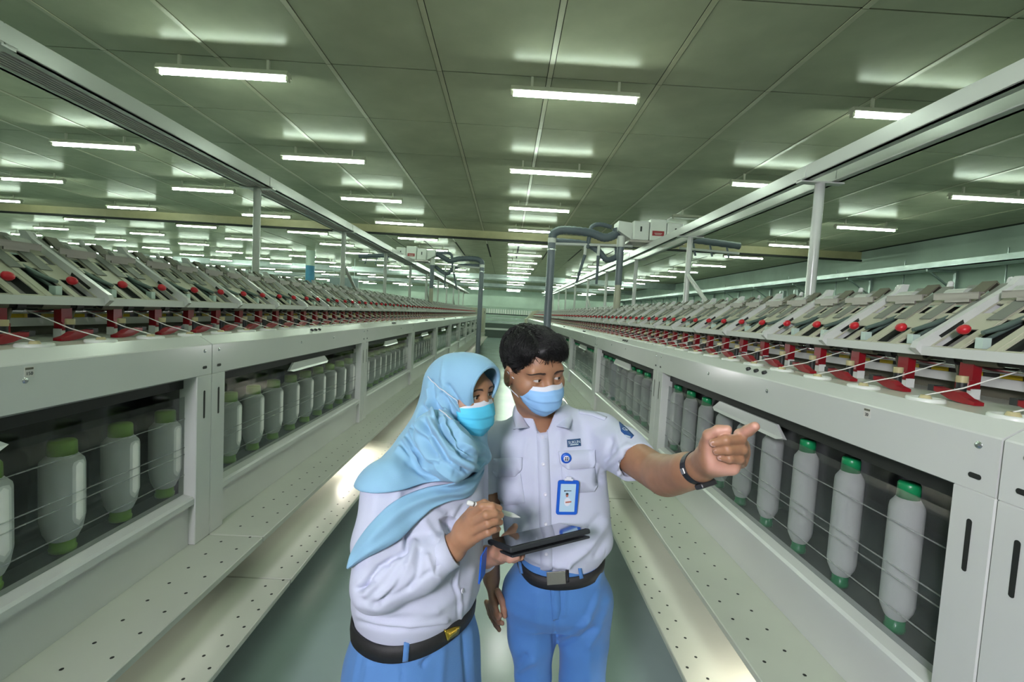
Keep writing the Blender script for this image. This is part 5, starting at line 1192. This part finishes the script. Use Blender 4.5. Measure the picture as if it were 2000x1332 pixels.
    g.chain([shL, elL, wL], [0.060, 0.050, 0.038], 0.03)
    V, F = g.surf(2)
    fl = [([(795, 1035), (793, 1075), (780, 1085), (740, 1108), (705, 1150)], -0.010, 5), ([(810, 1060), (800, 1100), (770, 1140), (740, 1165)], 0.006, 7), ([(775, 1090), (745, 1125), (715, 1160)], 0.006, 6), ([(760, 1105), (735, 1135), (700, 1150)], -0.007, 5), ([(820, 1075), (815, 1120), (800, 1150)], -0.005, 5), ([(835, 1085), (845, 1120), (860, 1130)], 0.004, 6), ([(790, 1110), (770, 1150), (745, 1175)], -0.005, 5), ([(840, 1118), (780, 1160), (730, 1180)], -0.004, 6),
          ([(780, 950), (770, 1000), (785, 1060)], 0.004, 9), ([(735, 960), (725, 1040), (720, 1100)], 0.003, 10), ([(880, 1080), (855, 1100), (850, 1120)], -0.002, 4), ([(905, 1150), (850, 1195), (800, 1215)], 0.004, 12), ([(700, 1180), (760, 1195), (850, 1190)], 0.004, 9), ([(692, 1215), (760, 1228), (840, 1226), (890, 1218)], -0.005, 5), ([(700, 1200), (740, 1215), (800, 1222), (870, 1212)], 0.006, 7), ([(897, 1095), (890, 1140), (899, 1180), (900, 1222)], 0.004, 4), ([(893, 1095), (886, 1140), (895, 1180), (896, 1222)], -0.003, 4), ([(925, 1110), (910, 1180)], 0.004, 8), ([(850, 985), (880, 1000), (870, 1040)], -0.005, 8), ([(830, 1020), (850, 1050)], 0.005, 8), ([(905, 990), (890, 1015)], -0.004, 5)]
    V = fold(V, F, fl); V = crumple(V, F, 31, 0.0028, 28); V = crumple(V, F, 32, 0.0012, 70)
    so = obj('shirt', npmesh('shirt', V, F, shirtm), wo); T = bvh(V, F)
    # cuff band
    a = np.cross(dc, [0, 0, 1.0]); a /= np.linalg.norm(a); b = np.cross(a, dc); m = 32; Vv = []
    for k in range(m):
        t = 2 * PI * k / m
        for dd, rr in ((-0.045, 0.0415), (0.0, 0.0395), (0.001, 0.0355), (-0.043, 0.036)): Vv.append(cuff + dc * dd + (a * math.cos(t) + b * math.sin(t)) * (rr + 0.0006 * math.sin(3 * t)))
    MB().add(Vv, [(k * 4 + i, ((k + 1) % m) * 4 + i, ((k + 1) % m) * 4 + (i + 1) % 4, k * 4 + (i + 1) % 4) for k in range(m) for i in range(4)], 0, True).build('cuff', shirtm, so)
    h, n = hit(T, 901, 1154)
    if h is not None: MB().lathe([(0.0, 0.0016), (0.003, 0.0014), (0.004, 0.0026), (0.0055, 0.0022), (0.0055, 0.0)], 14, tuple(h + n * 0.002), 0, tuple(n)).build('button', buttonm, so)
    # --- skirt, belt
    g = Field((-0.50, 0.86, 0.03), (0.10, 1.46, 1.005), 0.0050)
    g.loft([(0.04, -0.19, 1.16, 0.235, 0.20), (0.40, -0.19, 1.16, 0.215, 0.18), (0.70, -0.190, 1.150, 0.192, 0.160), (0.86, -0.190, 1.143, 0.180, 0.148), (0.93, -0.190, 1.140, 0.158, 0.130), (0.985, -0.190, 1.140, 0.150, 0.122)], yawB, 2.25)
    V, F = g.surf(2)
    V = fold(V, F, [([(700, 1275), (690, 1332)], 0.003, 6), ([(785, 1300), (787, 1332)], -0.003, 3), ([(905, 1240), (912, 1332)], -0.006, 5), ([(920, 1230), (926, 1332)], 0.005, 6), ([(865, 1270), (860, 1332)], 0.003, 8), ([(845, 1275), (830, 1290), (825, 1300)], -0.004, 4), ([(835, 1280), (815, 1290)], 0.003, 4), ([(720, 1300), (715, 1332)], 0.004, 10)])
    V = crumple(V, F, 41, 0.004, 16, (1.5, 1.5, 0.25)); V = crumple(V, F, 42, 0.0012, 60)
    sk = obj('skirt', npmesh('skirt', V, F, skirtm), wo)
    m = 72; cr, sr = math.cos(yawB), math.sin(yawB); A = []
    for k in range(m):
        t = 2 * PI * k / m; c, sn = math.cos(t), math.sin(t); ex = 2 / 2.25; hg = 0.039
        for gr, dz in ((0.0055, -hg / 2), (0.007, 0), (0.0055, hg / 2), (0.0, hg / 2), (0.0, -hg / 2)):
            u = (0.156 + gr) * abs(c) ** ex * (1 if c >= 0 else -1); v = (0.128 + gr) * abs(sn) ** ex * (1 if sn >= 0 else -1)
            x, y = -0.19 + u * cr - v * sr, 1.14 + u * sr + v * cr; A.append((x, y, 0.960 + dz + 0.06 * (x + 0.19)))
    A = np.array(A); F = np.array([[k * 5 + i, ((k + 1) % m) * 5 + i, ((k + 1) % m) * 5 + (i + 1) % 5, k * 5 + (i + 1) % 5] for k in range(m) for i in range(5)])
    bo = obj('belt', npmesh('belt', A, F, beltm), wo); BT = bvh(A, F)
    patchobj('buckle', BT, [(867, 1232), (884, 1224), (897, 1222), (893, 1236), (872, 1250)], 0.005, 0.005, gold, bo, 6)
    patchobj('belt_loop', BT, [(789, 1254), (800, 1252), (797, 1290), (786, 1291)], 0.004, 0.004, skirtm, sk, 8)
    # --- identity card seen edge-on
    c0 = P(943, 1104, 1.02); up = np.array([0.03, 0.0, 1.0]); up /= np.linalg.norm(up); ed = np.array([0.25, 0.97, 0]); ed /= np.linalg.norm(ed); nx = np.cross(ed, up)
    MB().obox(c0, ed, up, nx, 0.022, 0.033, 0.0022).build('identity_card', badgeb, wo, 0.002)
    # --- mask
    mV, mo = mask(H, B, s, wo, maskc, [], w=1.10, wf=0.92, pr=0.90, ys0=0.046, dip=0.002, zb=-0.120)
    # --- headscarf
    g = Field((-0.46, 0.94, 1.17), (0.08, 1.42, 1.68), 0.0030)
    Lp = lambda *q: H + B @ (np.array(q) * s)
    g.ell(Lp(0, -0.008, 0.014), np.array([0.092, 0.114, 0.104]) * s, B, 0.02); g.ell(Lp(0, 0.050, 0.038), np.array([0.080, 0.082, 0.076]) * s, B, 0.03)
    g.ell(Lp(0, -0.018, -0.055), np.array([0.087, 0.108, 0.095]) * s, B, 0.02)
    fwd = B[:, 1]; cutp = Lp(0, 0.114, 0.085); cn = B @ np.array([0, 0.115, -0.036]); 
    g.ell(Lp(0, -0.008, 0.014), np.array([0.083, 0.105, 0.095]) * s, B, 0.004, 's'); g.ell(Lp(0, 0.050, 0.038), np.array([0.072, 0.0735, 0.0675]) * s, B, 0.004, 's')
    g.cut(cutp, cn, 0.004)
    for sx in (-1, 1): g.cone(Lp(sx * 0.064, 0.024, -0.014), Lp(sx * 0.060, 0.024, -0.105), 0.0235, 0.026, 0.012)
    g.cone(Lp(0, -0.015, -0.09), Lp(0, -0.03, -0.22), 0.072, 0.092, 0.03); g.cone(Lp(0, 0.020, -0.135), Lp(0.01, 0.02, -0.22), 0.050, 0.072, 0.03)
    g.cone(P(866, 800, 1.25), P(790, 905, 1.13), 0.058, 0.050, 0.04); g.cone(P(850, 840, 1.10), P(885, 895, 1.06), 0.050, 0.052, 0.04); g.cone(P(880, 880, 1.08), P(900, 895, 1.16), 0.052, 0.050, 0.04)
    g2 = Field((-0.46, 0.94, 1.17), (0.08, 1.42, 1.68), 0.0030)
    g2.loft([(k[0], k[1], k[2], k[3] + 0.013, k[4] + 0.013) for k in tor[5:]], yawB, 2.25, 0.03); g2.cone(shR, shR * 0.8 + elR * 0.2, 0.075, 0.073, 0.04); g2.cone(shL, shL * 0.8 + elL * 0.2, 0.072, 0.07, 0.03); g2.cone(shR + [0.02, 0.02, 0.01], Lp(0, -0.04, -0.22), 0.055, 0.075, 0.04)
    g.D = smin(g.D, g2.D, 0.035)
    pA, pB, pC = P(702, 934, 1.10), P(888, 960, 0.99), P(948, 902, 1.22); nn = np.cross(pB - pA, pC - pA); nn = nn if nn[2] < 0 else -nn
    g.cut(pA, nn, 0.004)
    V, F = g.surf(5)
    fl = [([(850, 800), (870, 850), (905, 890), (940, 905)], -0.014, 5), ([(838, 760), (845, 800), (860, 845), (890, 880)], 0.008, 6), ([(842, 745), (848, 790), (856, 820)], -0.007, 4), ([(780, 880), (830, 910), (890, 935)], 0.006, 7), ([(875, 830), (900, 868), (938, 895)], -0.010, 4), ([(846, 850), (872, 900), (915, 925)], -0.010, 5), ([(820, 800), (800, 860), (770, 890)], 0.005, 10), ([(810, 880), (845, 918), (880, 940)], -0.008, 5), ([(838, 790), (850, 850), (880, 895), (930, 920)], 0.010, 8), ([(830, 800), (832, 860), (850, 905)], -0.008, 8), ([(822, 820), (815, 870), (835, 900)], 0.007, 8), ([(865, 815), (895, 860), (940, 885)], 0.010, 8), ([(885, 850), (915, 880), (942, 895)], -0.007, 6), ([(860, 905), (900, 925), (938, 930)], -0.008, 6), ([(845, 915), (890, 940), (925, 945)], 0.008, 7), ([(800, 905), (850, 935), (900, 950)], -0.005, 8), ([(870, 690), (862, 740), (875, 790), (885, 815)], 0.003, 4), ([(870, 780), (900, 830), (930, 860)], -0.006, 6), ([(760, 900), (780, 925)], 0.003, 12)]
    r2 = np.random.default_rng(5)
    for k in range(15):       # soft drapes running from the neck down to the front
        o = -60 + k * 10.5 + r2.uniform(-2, 2); a0 = np.array([838.0, 800.0]) + np.array([-0.62, 0.78]) * o; L_ = r2.uniform(70, 120)
        fl.append(([tuple(a0), tuple(a0 + [0.42 * L_, 0.62 * L_]), tuple(a0 + [0.98 * L_, 0.98 * L_])], (0.0055 if k % 2 else -0.0065), r2.uniform(3.5, 5.5)))
    V = fold(V, F, fl); V = crumple(V, F, 51, 0.0022, 30)
    ho = obj('headscarf', npmesh('headscarf', V, F, hijabm), wo); HT = bvh(V, F)
    cnn = cn / np.linalg.norm(cn); e1 = B[:, 0]; e2 = np.cross(cnn, e1); c0_ = Lp(0, 0.094, 0.022) ; c0_ = c0_ - cnn * ((c0_ - cutp) @ cnn) - cnn * 0.0035; rim_ = []
    for k in range(90):
        a = math.radians(-62 + 304 * k / 89); d_ = e1 * math.cos(a) + e2 * math.sin(a) * (1 if e2[2] > 0 else -1)
        r_ = HT.ray_cast(Vector(c0_), Vector(d_), 0.12)
        if r_[0] is not None: rim_.append(np.array(r_[0]) + d_ * 0.0035)
    if len(rim_) > 10:
        rim_ = np.array(rim_)
        for _ in range(10): rim_[1:-1] = 0.25 * rim_[:-2] + 0.5 * rim_[1:-1] + 0.25 * rim_[2:]
        MB().tube(list(rim_), 0.0050, 8).build('hem', hijabm, ho)
    # tail of the scarf hanging across the arm
    up_ = [(948, 902), (925, 930), (890, 945), (835, 952), (790, 968), (755, 990), (718, 1028), (696, 1058), (682, 1085), (676, 1110)]
    lo_ = [(945, 925), (925, 965), (908, 975), (880, 978), (845, 992), (812, 1022), (785, 1052), (752, 1072), (715, 1090), (680, 1112)]
    n1, n2 = 60, 18; t = np.linspace(0, 1, len(up_)); q = np.linspace(0, 1, n1)
    U = np.stack([np.interp(q, t, [p[i] for p in up_]) for i in (0, 1)], 1); Lw = np.stack([np.interp(q, t, [p[i] for p in lo_]) for i in (0, 1)], 1)
    for _ in range(4): U[1:-1] = 0.25 * U[:-2] + 0.5 * U[1:-1] + 0.25 * U[2:]; Lw[1:-1] = 0.25 * Lw[:-2] + 0.5 * Lw[1:-1] + 0.25 * Lw[2:]
    UV = U[:, None, :] * (1 - np.linspace(0, 1, n2))[None, :, None] + Lw[:, None, :] * np.linspace(0, 1, n2)[None, :, None]
    dep = np.full((n1, n2), np.nan)
    for i in range(n1):
        for j in range(n2):
            c = [h[1] for h in (hit(T, *UV[i, j])[0], hit(HT, *UV[i, j])[0]) if h is not None]
            if c: dep[i, j] = min(c)
    dep[np.isnan(dep)] = np.nanmean(dep[int(n1 * 0.7):]) if np.isnan(dep).any() else 0
    for _ in range(12):
        d = np.pad(dep, 1, mode='edge'); sm = (d[:-2, 1:-1] + d[2:, 1:-1] + d[1:-1, :-2] + d[1:-1, 2:]) / 4; dep = np.minimum(dep, sm * 0.6 + dep * 0.4) if _ < 8 else sm
    vv = np.linspace(0, 1, n2)[None, :]; qq = q[:, None]
    off = 0.010 + 0.012 * np.sin(PI * vv) + 0.005 * np.sin(2 * PI * (vv * 1.6 + qq * 1.2)) * (1 - qq * 0.6)
    A = np.array([P(UV[i, j, 0], UV[i, j, 1], dep[i, j] - off[i, j]) for i in range(n1) for j in range(n2)]); Bk = A + np.array([0, 0.007, 0])
    idx = lambda i, j: i * n2 + j; K = n1 * n2
    Fq = [(idx(i, j), idx(i + 1, j), idx(i + 1, j + 1), idx(i, j + 1)) for i in range(n1 - 1) for j in range(n2 - 1)]
    Fb = [tuple(x + K for x in f[::-1]) for f in Fq]
    rim = [(i * n2, 0) for i in range(0)]
    ring = [idx(i, 0) for i in range(n1)] + [idx(n1 - 1, j) for j in range(1, n2)] + [idx(i, n2 - 1) for i in range(n1 - 2, -1, -1)] + [idx(0, j) for j in range(n2 - 2, 0, -1)]
    Fr = [(ring[(k + 1) % len(ring)], ring[k], ring[k] + K, ring[(k + 1) % len(ring)] + K) for k in range(len(ring))]
    obj('scarf_tail', npmesh('scarf_tail', np.concatenate([A, Bk]), np.array(Fq + Fb + Fr), hijabm), ho)
    # mask loops over the scarf
    def loop(pix):
        pts = []
        for u, v in pix:
            h, n = hit(HT, u, v); pts.append(None if h is None else h + n * 0.003 + np.array([0, -0.004, 0]))
        return [p for p in pts if p is not None]
    for i, pix in ((1, [(892, 783), (884, 777), (876, 771), (868, 764), (860, 757), (852, 749), (845, 742), (838, 735)]), (26, [(882, 819), (876, 815), (870, 810), (864, 805), (858, 801)])):
        pts = loop(pix)
        if len(pts) > 1: MB().tube(smoothpts([mV[i, 40] if i == 1 else mV[22, 40]] + pts, 5), 0.0014, 6).build('ear_loop', maskw, mo)
    for sx in (-1, 1):
        x, y = -0.19 + sx * 0.085 * math.cos(yawB), 1.17 + sx * 0.085 * math.sin(yawB); f = np.array([math.sin(yawB), -math.cos(yawB), 0])
        g = Field((x - 0.2, y - 0.2, 0.0), (x + 0.2, y + 0.2, 0.13), 0.007); a = np.array([x, y, 0.04]); g.cone(a - f * 0.05, a + f * 0.13, 0.036, 0.034, 0.02); g.cone(a, a + [0, 0, 0.06], 0.036, 0.04, 0.02)
        V, F = g.surf(1); V[:, 2] = np.maximum(V[:, 2], 0.002); obj('shoe', npmesh('shoe', V, F, shoem), wo)
    return wo
woman = build_woman()
# ------------------------------------------------------------------ tablet and stylus
fl_, fr_ = P(996, 1070, 1.045), P(1144, 1034, 1.125); sv = np.array([-0.060, 0.150, -0.058]); lv = fr_ - fl_
lv *= 0.218 / np.linalg.norm(lv); lx = lv / np.linalg.norm(lv); sx_ = sv - lx * (sv @ lx); sx_ *= 0.160 / np.linalg.norm(sx_); sy = sx_ / np.linalg.norm(sx_); tn = np.cross(lx, sy)
ctr = fl_ + lv / 2 + sx_ / 2
tab = empty('tablet', tuple(ctr)); tag(tab, 'tablet in a black folding case held between the two people', 'tablet')
def slabt(name, c, hx, hy, hz, m, bev, off):
    o = MB().obox((0, 0, 0), lx, sy, tn, hx, hy, hz).build(name, m, tab, bev, 3); o.location = tuple(np.array(off)); return o
slabt('case', ctr, 0.1100, 0.082, 0.0062, mat('case_black', (0.016, 0.019, 0.023), 0.55, var=0.1), 0.004, tn * -0.006)
slabt('screen', ctr, 0.1030, 0.0745, 0.0009, mat('screen_glass', (0.01, 0.011, 0.012), 0.04, var=0, spec=0.9, coat=1.0), 0.0006, tn * 0.0006)
c2 = -tn * 0.020 + lx * 0.0
cv = MB().obox((0, 0, 0), lx, sy, tn, 0.107, 0.080, 0.0028).build('cover_flap', mat('case_black', (0.02, 0.02, 0.02)), tab, 0.002, 2); cv.location = tuple(c2)
a, b = P(912, 981, 0.988), P(1017, 1011, 1.035)
st = empty('stylus', tuple(a)); tag(st, 'white stylus pencil held over the tablet', 'stylus')
d = b - a; Ld = np.linalg.norm(d); dn = d / Ld
MB().lathe([(0.0, 0.0), (0.0038, 0.0006), (0.0052, 0.003), (0.0055, 0.012), (0.0055, Ld - 0.022), (0.0012, Ld - 0.002), (0.0, Ld)], 16, (0, 0, 0), 0, tuple(dn)).build('barrel', mat('stylus_white', (0.74, 0.76, 0.74), 0.2, var=0.02), st)
MB().lathe([(0.0056, 0.014), (0.0058, 0.0145), (0.0058, 0.0175), (0.0056, 0.018)], 16, (0, 0, 0), 0, tuple(dn)).build('metal_band', steel, st)
